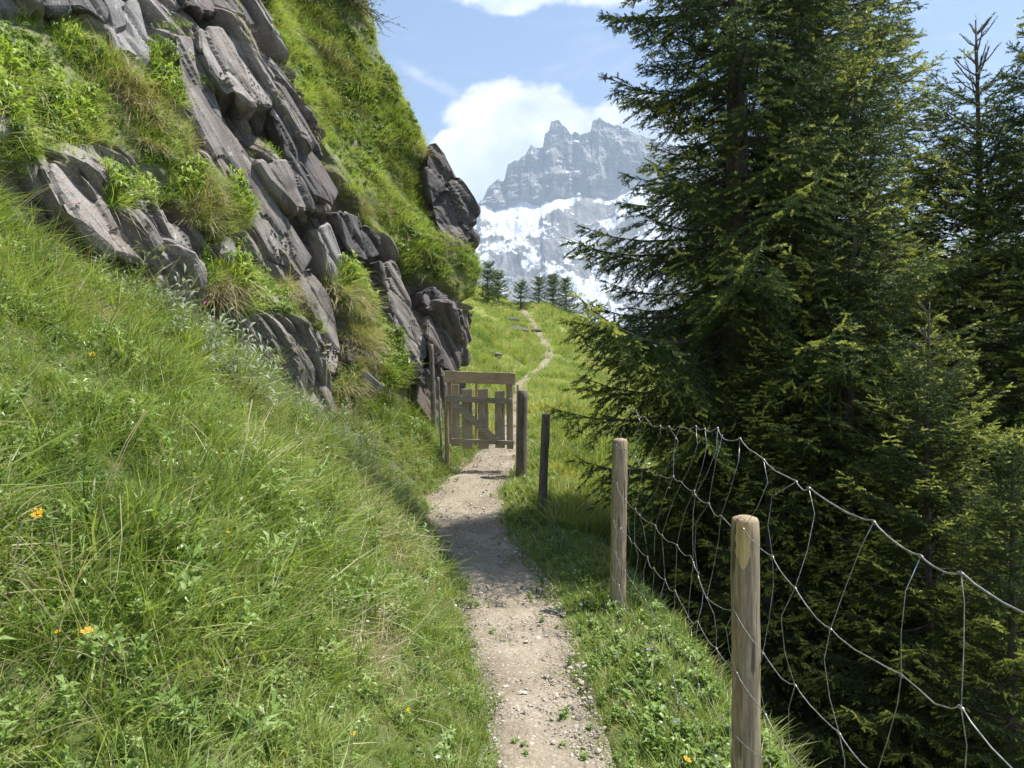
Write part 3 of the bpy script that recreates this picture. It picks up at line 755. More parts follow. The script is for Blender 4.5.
# ------------------------------------------------------------------ scatter of ground cover (geometry nodes, stuff only)
def blade_tuft(name, n, r, hmin, hmax, w, lean, mat, curl=0.5, seg=3):
    """one mesh of arched blades (each a tapering ribbon)"""
    V = []; Fc = []; hue = []
    for i in range(n):
        a = rng.uniform(0, 2*np.pi); rr = r * math.sqrt(rng.uniform()); b = a + rng.normal() * 0.8
        h = rng.uniform(hmin, hmax); le = lean * rng.uniform(0.3, 1.3)
        base = np.array([rr*math.cos(a), rr*math.sin(a), -0.03]); d = np.array([math.cos(b), math.sin(b), 0])
        sd_ = np.array([-math.sin(b), math.cos(b), 0]); tw = rng.uniform(-0.9, 0.9)
        sd_ = sd_ * math.cos(tw) + d * math.sin(tw)
        k = len(V)
        hu = rng.uniform()
        for s in range(seg + 1):
            t = s / seg
            c = base + np.array([0, 0, 1]) * h * (t - curl * 0.45 * t * t * le) + d * h * le * t ** 1.7
            ww = w * (1 - t) ** 0.6 * 0.5 * rng.uniform(0.8, 1.2) if s < seg else 0
            if s < seg: V.append(c - sd_*ww); V.append(c + sd_*ww)
            else: V.append(c)
        for s in range(seg - 1):
            Fc.append((k+2*s, k+2*s+1, k+2*s+3)); Fc.append((k+2*s, k+2*s+3, k+2*s+2)); hue += [hu, hu]
        s = seg - 1; Fc.append((k+2*s, k+2*s+1, k+2*s+2)); hue.append(hu)
    return mesh_np(name, np.array(V), np.array(Fc), mat, attrs={'hue': ('FACE', hue)}, link=False)

def leaf_clump(name, n, h, ll, lw, mat, updown=0.4):
    """herb: leaves on short stems, each a folded diamond"""
    V = []; Fc = []; hue = []
    for i in range(n):
        a = rng.uniform(0, 2*np.pi); z = h * rng.uniform(0.1, 1.0); rr = ll * rng.uniform(0.0, 0.6)
        base = np.array([rr*math.cos(a)*0.6, rr*math.sin(a)*0.6, z]); b = a + rng.normal()*0.5
        el = rng.uniform(-0.3, 0.9) * updown + 0.2
        d = np.array([math.cos(b)*math.cos(el), math.sin(b)*math.cos(el), math.sin(el)]); s_ = np.array([-math.sin(b), math.cos(b), rng.uniform(-.3, .3)])
        L = ll*rng.uniform(0.6, 1.2); W = lw*rng.uniform(0.6, 1.2); up = np.array([0, 0, 1.0])
        k = len(V); hu = rng.uniform()
        V += [base, base + d*L*0.45 + s_*W*.5 + up*W*.2, base + d*L - up*L*0.25, base + d*L*0.45 - s_*W*.5 + up*W*.2, base + d*L*0.5]
        Fc += [(k, k+1, k+4), (k+1, k+2, k+4), (k+4, k+2, k+3), (k, k+4, k+3)]; hue += [hu]*4
        # stem
        q = len(V); V += [np.array([0, 0, -0.02]), np.array([0.002, 0.0, -0.02]), base]; Fc += [(q, q+1, q+2)]; hue += [hu]
    return mesh_np(name, np.array(V), np.array(Fc), mat, attrs={'hue': ('FACE', hue)}, link=False)

def seed_stalks(name, n, h, mat):
    mb = []
    V = []; Fc = []
    for i in range(n):
        a = rng.uniform(0, 2*np.pi); r = rng.uniform(0, 0.05); hh = h*rng.uniform(.7, 1.1); le = rng.uniform(0.1, 0.5)
        d = np.array([math.cos(a), math.sin(a), 0]); s_ = np.array([-d[1], d[0], 0])
        pts = [d*r + np.array([0, 0, 1])*hh*t*(1-.2*le*t) + d*hh*le*t**2 for t in (0, .35, .7, 1)]
        for j in range(3):
            k = len(V); w = 0.0012
            V += [pts[j]-s_*w, pts[j]+s_*w, pts[j+1]+s_*w, pts[j+1]-s_*w]; Fc += [(k, k+1, k+2), (k, k+2, k+3)]
        dd = (pts[3]-pts[2]); dd /= np.linalg.norm(dd)
        for j in range(8):   # seed head
            b = pts[3] - dd*0.012*j; k = len(V); o = s_*rng.uniform(-1, 1)*0.009 + np.array([0, 0, 1])*0.006
            V += [b, b+dd*0.012+o, b+dd*0.004+o*0.3]; Fc += [(k, k+1, k+2)]
    return mesh_np(name, np.array(V), np.array(Fc), mat, attrs={'hue': ('FACE', rng.uniform(size=len(Fc)))}, link=False)

def pebble(name, seed):
    bm = bmesh.new(); bmesh.ops.create_icosphere(bm, subdivisions=2, radius=1)
    for v in bm.verts:
        c = np.array(v.co); q = 1 + 0.35*float(vnoise(c[0]*1.3+seed*9, c[1]*1.3, c[2]*1.3, seed)); v.co = (c[0]*q, c[1]*q*0.8, c[2]*q*0.55)
    me = bpy.data.meshes.new(name); bm.to_mesh(me); bm.free(); me.materials.append(M['pebble'])
    return bpy.data.objects.new(name, me)

def blossom_proto(name, mat, npet=6, r=0.010, cmat=None):
    V = []; Fc = []; mi = []
    for i in range(npet):
        a = i*2*np.pi/npet; d = np.array([math.cos(a), math.sin(a), 0.25]); s_ = np.array([-math.sin(a), math.cos(a), 0]); k = len(V)
        V += [np.zeros(3), d*r*.6+s_*r*.35, d*r, d*r*.6-s_*r*.35]; Fc += [(k, k+1, k+2), (k, k+2, k+3)]; mi += [0, 0]
    V = [v + np.array([0, 0, 0.10]) for v in V]
    k = len(V); V += [np.array([0, 0, 0.]), np.array([.002, 0, 0.]), np.array([0, 0, .1])]; Fc.append((k, k+1, k+2)); mi.append(1)
    return mesh_np(name, np.array(V), np.array(Fc), [mat, M['stem']], mat_idx=mi, link=False)

def scatter(name, P, protos, idx, rot, scl, label):
    """P (n,3) points; each gets proto idx, euler rot (n,3) and scale (n,)"""
    me = bpy.data.meshes.new(name + '_points'); me.vertices.add(len(P)); me.vertices.foreach_set('co', np.asarray(P, np.float32).ravel())
    a = me.attributes.new('pick', 'INT', 'POINT'); a.data.foreach_set('value', np.asarray(idx, np.int32))
    a = me.attributes.new('rot', 'FLOAT_VECTOR', 'POINT'); a.data.foreach_set('vector', np.asarray(rot, np.float32).ravel())
    a = me.attributes.new('scl', 'FLOAT', 'POINT'); a.data.foreach_set('value', np.asarray(scl, np.float32))
    o = bpy.data.objects.new(name, me); col.objects.link(o)
    c = bpy.data.collections.new(name + '_kinds')
    for k, p in enumerate(protos):
        q = p if p.users_collection == () else p.copy()
        q.name = f'{chr(97 + k)}_{name}'; c.objects.link(q)
    ng = bpy.data.node_groups.new(name, 'GeometryNodeTree')
    ng.interface.new_socket('Geometry', in_out='INPUT', socket_type='NodeSocketGeometry'); ng.interface.new_socket('Geometry', in_out='OUTPUT', socket_type='NodeSocketGeometry')
    gi = ng.nodes.new('NodeGroupInput'); go = ng.nodes.new('NodeGroupOutput')
    ip = ng.nodes.new('GeometryNodeInstanceOnPoints'); ci = ng.nodes.new('GeometryNodeCollectionInfo')
    ci.inputs['Collection'].default_value = c; ci.inputs['Separate Children'].default_value = True; ci.inputs['Reset Children'].default_value = True
    def na(nm, ty):
        n = ng.nodes.new('GeometryNodeInputNamedAttribute'); n.data_type = ty; n.inputs[0].default_value = nm; return n.outputs[0]
    L = ng.links.new
    L(gi.outputs[0], ip.inputs['Points']); L(ci.outputs[0], ip.inputs['Instance']); ip.inputs['Pick Instance'].default_value = True
    L(na('pick', 'INT'), ip.inputs['Instance Index']); L(na('rot', 'FLOAT_VECTOR'), ip.inputs['Rotation']); L(na('scl', 'FLOAT'), ip.inputs['Scale'])
    L(ip.outputs[0], go.inputs[0])
    md = o.modifiers.new('scatter', 'NODES'); md.node_group = ng
    tag(o, label, kind='stuff')
    return o

def tilt(n, amt, yaw=None, bias=(0, 0)):
    r = rng.normal(size=(n, 3)) * amt; r[:, 0] += bias[0]; r[:, 1] += bias[1]
    r[:, 2] = rng.uniform(0, 2*np.pi, n)
    return r

GT = [blade_tuft('tuft_a', 26, 0.085, 0.08, 0.26, 0.0070, 0.95, M['grass'], 0.7),
      blade_tuft('tuft_b', 24, 0.095, 0.06, 0.17, 0.0068, 1.15, M['grass'], 0.7),
      blade_tuft('tuft_c', 20, 0.060, 0.14, 0.32, 0.0052, 1.1, M['grass'], 0.9, 4),
      leaf_clump('clump_a', 26, 0.13, 0.050, 0.015, M['herb']),
      leaf_clump('clump_b', 46, 0.11, 0.030, 0.015, M['herb'], 0.8),
      blade_tuft('tuft_d', 16, 0.08, 0.08, 0.22, 0.0046, 1.3, M['dry'], 1.0),
      seed_stalks('stalks', 4, 0.36, M['dry']),
      leaf_clump('clump_c', 30, 0.26, 0.060, 0.012, M['silver'], 1.0),
      leaf_clump('clump_d', 12, 0.07, 0.09, 0.028, M['herb'], 0.6)]
TF = [blade_tuft('turf_a', 30, 0.09, 0.05, 0.17, 0.0075, 1.0, M['turf'], 0.6, 2),
      blade_tuft('turf_b', 24, 0.09, 0.08, 0.24, 0.0070, 1.2, M['turf'], 0.8, 3),
      blade_tuft('turf_c', 26, 0.09, 0.08, 0.25, 0.0065, 1.4, M['dry'], 1.1, 3),
      leaf_clump('turf_d', 40, 0.12, 0.040, 0.020, M['herb'], 0.8),
      leaf_clump('turf_e', 24, 0.16, 0.075, 0.030, M['turf'], 0.9)]
SH = [blade_tuft('short_a', 34, 0.06, 0.03, 0.075, 0.0046, 0.9, M['grass'], 0.4, 2),
      blade_tuft('short_b', 22, 0.06, 0.04, 0.12, 0.0046, 1.0, M['grass'], 0.6, 3),
      leaf_clump('short_c', 34, 0.05, 0.024, 0.014, M['herb'], 0.6),
      blade_tuft('short_d', 14, 0.06, 0.03, 0.10, 0.0040, 1.1, M['dry'])]

# left bank: long meadow grass
def sample(n, x0, x1, y0, y1, dens_pow=1.0):
    y = y0 + (y1 - y0) * rng.uniform(size=n) ** dens_pow
    return rng.uniform(x0, x1, n), y
n = 44000
x, y = sample(n, -4.6, 0.1, 0.6, 13.5, 1.35)
xe = smooth_interp(y, PATH_X) - path_half(y)
z = H(x, y)
ok = (x < xe - 0.02 - 0.10*vnoise(y*3, y*0, seed=77)) & (x > cliff_at(y, z) - 0.10) & (x > -0.80*y - 0.6)
bare = (fbm(x*1.7, y*1.7, octv=3, seed=70) > 0.36) & (x > xe - 0.75) & (y < 7)
ok &= ~(bare & (rng.uniform(size=n) < 0.35))
bare = bare[ok]
x, y, z = x[ok], y[ok], z[ok]; xe = xe[ok]; n = len(x)
patch = fbm(x*1.1, y*1.1, octv=3, seed=71); u_ = rng.uniform(size=n)
idx = np.where(u_ < 0.28, 0, np.where(u_ < 0.52, 1, np.where(u_ < 0.58, 2, np.where(u_ < 0.63, 8, np.where(u_ < 0.72, 3, 4)))))
idx = np.where((patch > 0.16) & (u_ > 0.66), 3, idx); idx = np.where((patch < -0.2) & (u_ > 0.55), 4, idx)
idx = np.where(rng.uniform(size=n) < 0.10 + 0.25*(patch < -0.25), 5, idx); idx = np.where(rng.uniform(size=n) < 0.012, 6, idx); idx = np.where(bare & (rng.uniform(size=n) < 0.6), 5, idx)
wallside = x - WX(y, z) < 0.9
idx = np.where(wallside & (y > 5.5) & (y < 9) & (rng.uniform(size=n) < 0.16), 7, idx)
s_ = (0.50 + 0.65*rng.uniform(size=n)**1.6) * (0.5 + 0.5*sstep(0, 0.6, xe - x)) * np.maximum(0.55, 1 + 1.25*fbm(x*2.0, y*2.0, octv=3, seed=72))
s_ = np.where(idx == 8, np.minimum(s_, 0.8), s_)
scatter('bank_grass', np.stack([x, y, z], 1), GT, idx, tilt(n, 0.42, bias=(0, 0.15)), s_, 'long meadow grass and herbs covering the steep bank left of the path')

# verge right of the path up to the fence, and path edges
n = 30000
x, y = sample(n, -1.4, 2.4, 0.8, 13.5, 1.3)
xp = smooth_interp(y, PATH_X); hw = path_half(y); fx = interp(y, FENCE_X)
d_ = x - (xp + hw*(1 + 0.2*vnoise(y*1.5, y*0, seed=78)))
dl_ = (xp - hw) - x
ok = ((d_ > -0.03) & (x < fx + 0.35 + 1.6*sstep(7.5, 9.5, y))) | ((dl_ > -0.05) & (dl_ < 0.18))
ok |= (np.maximum(d_, dl_) > -0.20) & (fbm(x*4, y*2.5, octv=3, seed=80) > 0.10) & (x < 1)
ok |= (rng.uniform(size=n) < 0.012) & (x < 1) & (x > -1.2)
ok &= (x > -1.3) & (x < fx + 2.2) & ((dl_ < 0.25))
ok &= (rng.uniform(size=n) < 0.35 + 0.65*sstep(-0.05, 0.16, np.maximum(d_, dl_))) 
x, y = x[ok], y[ok]; d_ = d_[ok]; n = len(x)
u_ = rng.uniform(size=n); idx = np.where(u_ < 0.38, 0, np.where(u_ < 0.78, 1, np.where(u_ < 0.93, 2, 3)))
scatter('verge_grass', np.stack([x, y, H(x, y)], 1), SH, idx, tilt(n, 0.14), (0.8 + 0.7*rng.uniform(size=n)) * (0.6 + 0.7*sstep(-0.05, 0.3, np.maximum(d_, 0))), 'short grass and clover on the verge between path and fence')

# meadow beyond the gate and right of the fence
ML = [blade_tuft('mead_a', 40, 0.16, 0.08, 0.24, 0.011, 0.7, M['meadow'], 0.5, 2), blade_tuft('mead_b', 34, 0.18, 0.06, 0.18, 0.012, 0.8, M['meadow'], 0.5, 2),
      blade_tuft('mead_c', 14, 0.15, 0.08, 0.22, 0.010, 0.8, M['dry'], 0.5, 2), leaf_clump('mead_d', 26, 0.1, 0.07, 0.03, M['herb'])]
n = 26000
y = 8 + 46*rng.uniform(size=n) ** 1.5; x = rng.uniform(-0.12*y - 1.5, 0.30*y + 1.0)
xp = smooth_interp(y, PATH_X); z = H(x, y)
ok = (np.abs(x - xp) > path_half(y) + 0.03) & ((y > 12.6) | (x > interp(y, FENCE_X) + 0.2)) & (x > np.where(y < 16, WX(np.minimum(y, 15.5), np.clip(z, -.5, 9)), -99)) & ~((y < 11) & (x > 3.2))
x, y, z = x[ok], y[ok], z[ok]; n = len(x)
u_ = rng.uniform(size=n); idx = np.where(u_ < 0.45, 0, np.where(u_ < 0.82, 1, np.where(u_ < 0.94, 2, 3)))
scatter('meadow_grass', np.stack([x, y, z], 1), ML, idx, tilt(n, 0.12), (0.6 + 0.7*rng.uniform(size=n)) * (1 + 0.012*y) * (1 + 0.7*fbm(x*0.9, y*0.9, octv=3, seed=91)), 'sunlit meadow grass on the hillside beyond the gate')

# turf on the cliff
n = 115000
y = rng.uniform(1.5, 13.4, n); z = rng.uniform(0.6, 9.0, n)
Pw = np.stack([WX(y, z), y, z], -1)
g = green_mask(Pw); px, py = project(Pw)
stray = rng.uniform(size=n) < 0.03 + 0.22*(fbm(y*2, z*2, octv=3, seed=88) > 0.28)
ok = (g | stray) & (z > H(Pw[:, 0], y) - 0.1) & (px > -260) & (py > -260)
y, z = y[ok], z[ok]; g = g[ok]; px = px[ok]; py = py[ok]; x = cliff_at(y, z) - 0.02; n = len(x)
u_ = rng.uniform(size=n)
upper = inpoly(px, py, GREEN[3])
idx = np.where(u_ < 0.36, 0, np.where(u_ < 0.60, 1, np.where(u_ < 0.63, 2, np.where(u_ < 0.86, 3, 4))))
lip = fbm(y*1.6, z*1.6, octv=3, seed=89)
idx = np.where((lip > 0.20) & (u_ > 0.5), 2, idx); idx = np.where((lip < -0.18) & (u_ > 0.4), 3, idx)
cl = fbm(y*3.0, z*3.0, octv=3, seed=90)
s_ = (0.45 + 0.6*rng.uniform(size=n)) * np.where(g, 1, 0.65) * np.maximum(0.5, 1 + 1.1*cl)
s_ = s_ * np.maximum(0.4, np.where(upper, 0.88, 1.0)); idx = np.where(upper & (idx == 4), 0, idx); idx = np.where(upper & (rng.uniform(size=n) < 0.04), 2, idx)
keep = rng.uniform(size=n) < 0.85 + 1.0*cl
rot = tilt(n, 0.25); 
# lean out from the face: tufts grow between the surface normal and straight up
yaw = rng.uniform(0, 2*np.pi, n)
lean = rng.uniform(0.25, 0.75, n)
# euler XYZ applied x then y then z: tilt about local y then spin is not wanted, so spin first by choosing the tuft's own randomness
rot = np.stack([rng.normal(size=n)*0.25 + 0.25, lean, rng.normal(size=n)*0.8], 1)
scatter('cliff_turf', np.stack([x, y - 0.02, z], 1)[keep], TF, idx[keep], rot[keep], s_[keep], 'turf and herbs hanging on the ledges and upper slope of the cliff')

# loose gravel on the path
PB = [pebble('peb_a', 1), pebble('peb_b', 2), pebble('peb_c', 3)]
n = 26000
y = 1.5 + 12*rng.uniform(size=n) ** 1.5; t = rng.uniform(-1, 1, n)
t = np.sign(t) * np.abs(t) ** 0.75
x = smooth_interp(y, PATH_X) + t*path_half(y)*1.05
s_ = 0.002 + 0.005*rng.uniform(size=n) ** 3 + 0.016*(rng.uniform(size=n) ** 45)
scatter('gravel', np.stack([x, y, smooth_interp(y, PATH_Z) + 0.016 + s_*0.2], 1), PB, rng.integers(0, 3, n), tilt(n, 0.5), s_, 'loose gravel and small stones on the footpath')

# small wildflowers nobody could count
FL = [blossom_proto('fl_a', M['violet'], 5, 0.013), blossom_proto('fl_b', M['yellow'], 6, 0.010), blossom_proto('fl_c', M['white'], 5, 0.009), blossom_proto('fl_d', M['pink'], 5, 0.014)]
n = 520
y = 2.0 + 10*rng.uniform(size=n); side = rng.uniform(size=n) < 0.30
xe = smooth_interp(y, PATH_X) - path_half(y)
x = np.where(side, interp(y, FENCE_X) - rng.uniform(0.0, 0.30, n), xe - 0.05 - rng.uniform(0, 1, n) ** 1.3 * 2.0)
idx = np.where(side, np.where(rng.uniform(size=n) < .8, 0, 2), np.where(y > 6.5, rng.choice([0, 0, 3, 1], n), rng.choice([1, 2, 2], n)))
zz = H(x, y) + np.where(side, -0.02, 0.04); ok = x > WX(y, zz)
scatter('wildflowers', np.stack([x, y, zz], 1)[ok], FL, idx[ok], tilt(ok.sum(), 0.3), (0.5 + 0.6*rng.uniform(size=n))[ok], 'sprinkling of small wildflowers in the grass')

# ------------------------------------------------------------------ spruces
def spruce(name, label, base, height, rmax, trunk_r, group, dens=1.0, shoot=0.10, lean=(0, 0), low=0.04, fresh=0.30, K=13, seed=0, droop=0.35, needle=0.026, bare_top=0.0, bias=None, zcut=(-9, 99), nw=0.0098, prof_e=0.75, lenmod=None, hang=0.2, asc=0.75):
    rs = np.random.default_rng(seed)
    base = np.array(base, float)
    root = empty(name, base); tag(root, label, 'tree', group)
    # trunk line
    hs = np.linspace(0, 1, 26)
    wob = np.stack([0.05*height/10*np.sin(hs*5 + seed), 0.05*height/10*np.cos(hs*4 + seed*2)], 1)
    tl = np.stack([lean[0]*hs + wob[:, 0], lean[1]*hs + wob[:, 1], hs*height], 1)
    tr_ = trunk_r*(1 - hs)**0.85 + 0.006
    mb = MB(); mb.tube(tl - np.array([0, 0, 0.15])*(hs[:, None] == 0), tr_, 12, jitter=0.05)
    def trunk_at(h):
        t = h/height; return np.array([np.interp(t, hs, tl[:, 0]), np.interp(t, hs, tl[:, 1]), h])
    SO, SD, SL, SA = [], [], [], []    # shoots: origin, direction, length, age
    h = low*height
    while h < height*0.985:
        t = h/height
        prof = (1 - t)**prof_e * min(1.0, 0.60 + (t/0.10)*0.40)
        nb = rs.integers(5, 8)
        a0 = rs.uniform(0, 2*np.pi); wf = rs.uniform(0.82, 1.12)
        for k in range(nb):
            az = a0 + k*2*np.pi/nb + rs.normal()*0.22
            L = rmax*prof*rs.uniform(0.62, 1.15)*wf + 0.12
            if lenmod is not None: L *= lenmod(base[2] + h, az)
            if bias is not None: L *= 1 + bias[1]*max(0, math.cos(az - bias[0]))
            o = trunk_at(h + rs.normal()*0.06)
            if not (zcut[0] < base[2] + h < zcut[1]): continue
            dh = np.array([math.cos(az), math.sin(az), 0]); sv = np.array([-dh[1], dh[0], 0])
            e0 = asc*t**1.3 - droop*(1 - t)*rs.uniform(0.6, 1.3); curve = 0.30*rs.uniform(0.5, 1.4)*(1-t)
            bendv = rs.normal()*0.10
            def bp(q): return o + dh*L*q*0.97 + sv*L*bendv*q*q + np.array([0, 0, 1])*L*(e0*q - curve*q*(1-q)*1.0 + 0.10*q**3)
            if t > 1 - bare_top:
                L2 = 0.12 + 1.1*(1 - t)*height/5; up_ = 0.9
                tipv = o + dh*L2*0.8 + np.array([0, 0, 1])*L2*up_
                if k < 4:
                    mb.tube([o, (o + tipv)/2 + np.array([0, 0, -0.02]), tipv], [0.008, 0.006, 0.004], 5, cap=False)
                    dd = (tipv - o)/np.linalg.norm(tipv - o)
                    for q in np.arange(0.25, 1.01, 0.22/max(L2, .2)*0.5):
                        SO.append(o + (tipv - o)*q); SD.append(dd + rs.normal(size=3)*0.1); SL.append(shoot*0.9); SA.append(1.0 if q > .8 else 0.0)
                continue
            qs = np.linspace(0, 1, 6)
            mb.tube([bp(q) for q in qs], (0.004 + 0.009*L)*(1 - qs*0.90)*(trunk_r/0.12)**0.3, 5, cap=False)
            if h/height > 1 - bare_top:
                step = 0.16
            else: step = 0.072/dens
            nt_ = max(3, int(L/step))
            for i in range(nt_ + 1):
                q = 0.10 + 0.90*(i/nt_)
                if q < 0.25 and rs.uniform() < 0.5 and L > 0.8: continue
                p = bp(q); tang = bp(min(1.02, q + .02)) - bp(q - .02); tang /= np.linalg.norm(tang)
                for sgn in (-1, 1):
                    if rs.uniform() < 0.10: continue
                    l2 = min(L*0.46, (0.40*L*(1 - q)**0.65*(0.35 + 0.65*min(1, q/0.35)) + 0.07))*rs.uniform(0.65, 1.2)
                    ang = rs.uniform(0.70, 1.05)
                    d2 = tang*math.cos(ang) + sgn*sv*math.sin(ang) + np.array([0, 0, -1])*rs.uniform(0.05, 0.50 + hang)*(1 - 0.7*t)
                    d2 /= np.linalg.norm(d2)
                    m = max(1, int(round(l2/(shoot*0.72))))
                    for j in range(m):
                        pj = p + d2*l2*(j/m) + np.array([0, 0, -1])*(l2*(j/m))**2*0.6*(1-t)
                        outer = q > 0.80 or j >= m - 1
                        dd = d2 + np.array([0, 0, -0.25*(j/m)])
                        SO.append(pj); SD.append(dd + rs.normal(size=3)*0.10); SL.append(shoot*rs.uniform(.85, 1.25)); SA.append(1.0 if (outer and rs.uniform() < fresh) else 0.0)
                        if j > 0 or m == 1:
                            for s2 in (-1, 1):
                                if rs.uniform() < 0.2: continue
                                c3 = np.cross(d2, np.array([0, 0, 1.0])); c3 /= np.linalg.norm(c3) + 1e-6
                                SO.append(pj + d2*shoot*0.3); SD.append(d2*0.75 + s2*c3*0.6 + rs.normal(size=3)*0.16 + np.array([0, 0, -0.12]))
                                SL.append(shoot*rs.uniform(0.55, 0.95)); SA.append(1.0 if (outer and rs.uniform() < fresh*0.9) else 0.0)
                SO.append(p); SD.append(tang + rs.normal(size=3)*0.08); SL.append(shoot*1.05); SA.append(1.0 if i == nt_ else 0.0)
        h += rs.uniform(0.15, 0.26)/max(0.8, dens)*(1 - 0.35*t)
    # leader
    SO.append(trunk_at(height*0.985)); SD.append(np.array([0, 0, 1.0])); SL.append(shoot*2); SA.append(1.0)
    SO = np.array(SO); SD = np.array(SD); SD /= np.linalg.norm(SD, axis=1)[:, None]; SL = np.array(SL); SA = np.array(SA); SL = SL*(1 - 0.10*SA)
    S = len(SO)
    pn = fbm(SO[:, 0]*1.3, SO[:, 1]*1.3, SO[:, 2]*1.8, 3, seed + 3)
    rr_ = np.hypot(SO[:, 0] - lean[0]*SO[:, 2]/height, SO[:, 1] - lean[1]*SO[:, 2]/height)
    SA = SA * (rs.uniform(size=S) < np.clip(0.75 + 2.2*pn, 0.04, 1)) * rs.uniform(0.6, 1.0, S)
    ref = np.where(np.abs(SD[:, 2:3]) > 0.9, np.array([[1.0, 0, 0]]), np.array([[0, 0, 1.0]]))
    A = np.cross(SD, ref); A /= np.linalg.norm(A, axis=1)[:, None]; B = np.cross(SD, A)
    # each shoot: K needles in a loose spiral, each a slim triangle
    k = np.arange(K); tpos = (k + 0.3)/K
    th = k*2.4 + rs.uniform(0, 6.28, (S, 1)) + rs.normal(size=(S, K))*0.35
    nl = needle*rs.uniform(0.75, 1.2, (S, K))*(1 - 0.25*tpos)[None, :]*(1 - 0.12*SA[:, None])
    rad = (np.cos(th)[..., None]*A[:, None, :] + np.sin(th)[..., None]*B[:, None, :])
    orig = SO[:, None, :] + SD[:, None, :]*(SL[:, None, None]*tpos[None, :, None])
    nd = SD[:, None, :]*0.75 + rad*0.72
    tip = orig + nd*nl[..., None]
    side = np.cross(nd, rad + 0.3*SD[:, None, :]); side /= np.linalg.norm(side, axis=-1)[..., None] + 1e-9
    w = nw*(1 + 0.8*SA[:, None, None])
    V = np.stack([orig - side*w*0.5, orig + side*w*0.5, tip], 2).reshape(-1, 3)
    Fc = np.arange(len(V)).reshape(-1, 3)
    hue = np.repeat(np.clip(rs.normal(0.45, 0.28, S), 0, 1), K)
    age = np.repeat(SA, K)
    mb.build('trunk', M['bark'], root, smooth=True)
    mesh_np('crown', V, Fc, M['needles'], parent=root, attrs={'hue': ('FACE', hue), 'age': ('FACE', age)})
    return root, S*K

def gp(px, D): return (px - 512)/F*D
def base_at(px, D, sink=0.05):
    x = gp(px, D); return (x, D, float(H(np.array(x), np.array(D))) - sink)
GTR = 'tall spruces right of the fence'
tot = 0
def left_edge(z, az):
    # how far the boughs on the open side reach at each height: long low tier, a gap, one long bough, a gap, then the broad top
    m = np.interp(z, [0.2, 0.7, 1.0, 2.0, 2.35, 2.5, 2.85, 2.95, 3.2, 3.3, 4.0, 4.15, 9], [0.4, 0.55, 0.75, 1.08, 1.0, 0.74, 0.76, 1.10, 1.08, 0.60, 0.62, 0.98, 1.3])
    w = max(0.0, -math.cos(az)) ** 0.6
    return 1 + (m - 1)*w
b = base_at(722, 7.2); t1, k = spruce('spruce_tree', 'tallest dark spruce right of the path, its crown reaching past the top of the picture', b, 9.8, 2.30, 0.16, GTR, lean=(0.30, 0), low=0.19, fresh=0.6, seed=1, lenmod=left_edge, hang=0.6, asc=0.40, prof_e=0.66, zcut=(-9, 8.5)); tot += k
b = base_at(850, 6.4); t3, k = spruce('spruce_tree', 'young spruce with a bare visible stem and yellowish top in front of the tall ones', b, 1.5 + 315/F*6.4 - b[2], 1.35, 0.075, GTR, low=0.05, fresh=0.85, seed=3, droop=0.22); tot += k
b = base_at(976, 7.2); t4, k = spruce('spruce_tree', 'slim spruce with a bare leader tip pointing into the blue sky at the right', b, 1.40 + 376/F*7.2 - b[2], 2.3, 0.085, GTR, low=0.05, fresh=0.75, seed=4, bare_top=0.11, droop=0.22, prof_e=0.85); tot += k
b = base_at(815, 8.3); t2, k = spruce('spruce_tree', 'full spruce seen between the young spruce and the tallest one', b, 10.5, 2.2, 0.15, GTR, low=0.08, fresh=0.7, seed=6, zcut=(-9, 8.5)); tot += k
def copy_tree(src, lab, px, D, sc, rz, dz=0.0):
    r = src.copy(); col.objects.link(r); bx, by, bz = base_at(px, D); r.location = (bx, by, bz + dz); r.rotation_euler = (0, 0, rz); r.scale = (sc, sc, sc)
    r['label'] = lab
    for ch in src.children:
        c = ch.copy(); col.objects.link(c); c.parent = r
    return r
for (src, lab, px, D, sc, rz) in (
        (t2, 'shadowy spruce standing close behind the tallest one', 705, 14.0, 0.50, 1.0),
        (t3, 'spruce cut off by the right edge of the picture', 1070, 6.4, 1.30, 2.2),
        (t4, 'low bushy spruce in the shade behind the stem of the tallest one', 745, 9.0, 0.42, 0.7),
        (t3, 'small dark spruce in the shade behind the near fence post', 768, 6.3, 0.60, 4.1),
        (t4, 'small spruce low behind the wire at the lower right', 930, 5.4, 0.55, 3.0),
        (t2, 'thin dark spruce between the young one and the slim one', 915, 8.8, 0.50, 3.3),
        (t1, 'dark spruce deep in the stand behind the slim one', 930, 11.5, 0.42, 2.0),
        (t2, 'dark spruce in the stand between the slim one and the right edge', 1030, 11.0, 0.46, 4.0),
        (t4, 'spruce in the dark gap between the tallest one and the young one', 775, 7.9, 0.80, 5.2),
        (t3, 'small spruce at the lower right corner below the wire', 1010, 4.6, 0.55, 1.3),
        (t2, 'spruce far down the slope closing the view behind the stand', 880, 15.0, 0.52, 0.4),
        (t4, 'spruce down the slope behind the right edge of the stand', 985, 14.0, 0.80, 2.4)):
    copy_tree(src, lab, px, D, sc, rz)
print('needles', tot)

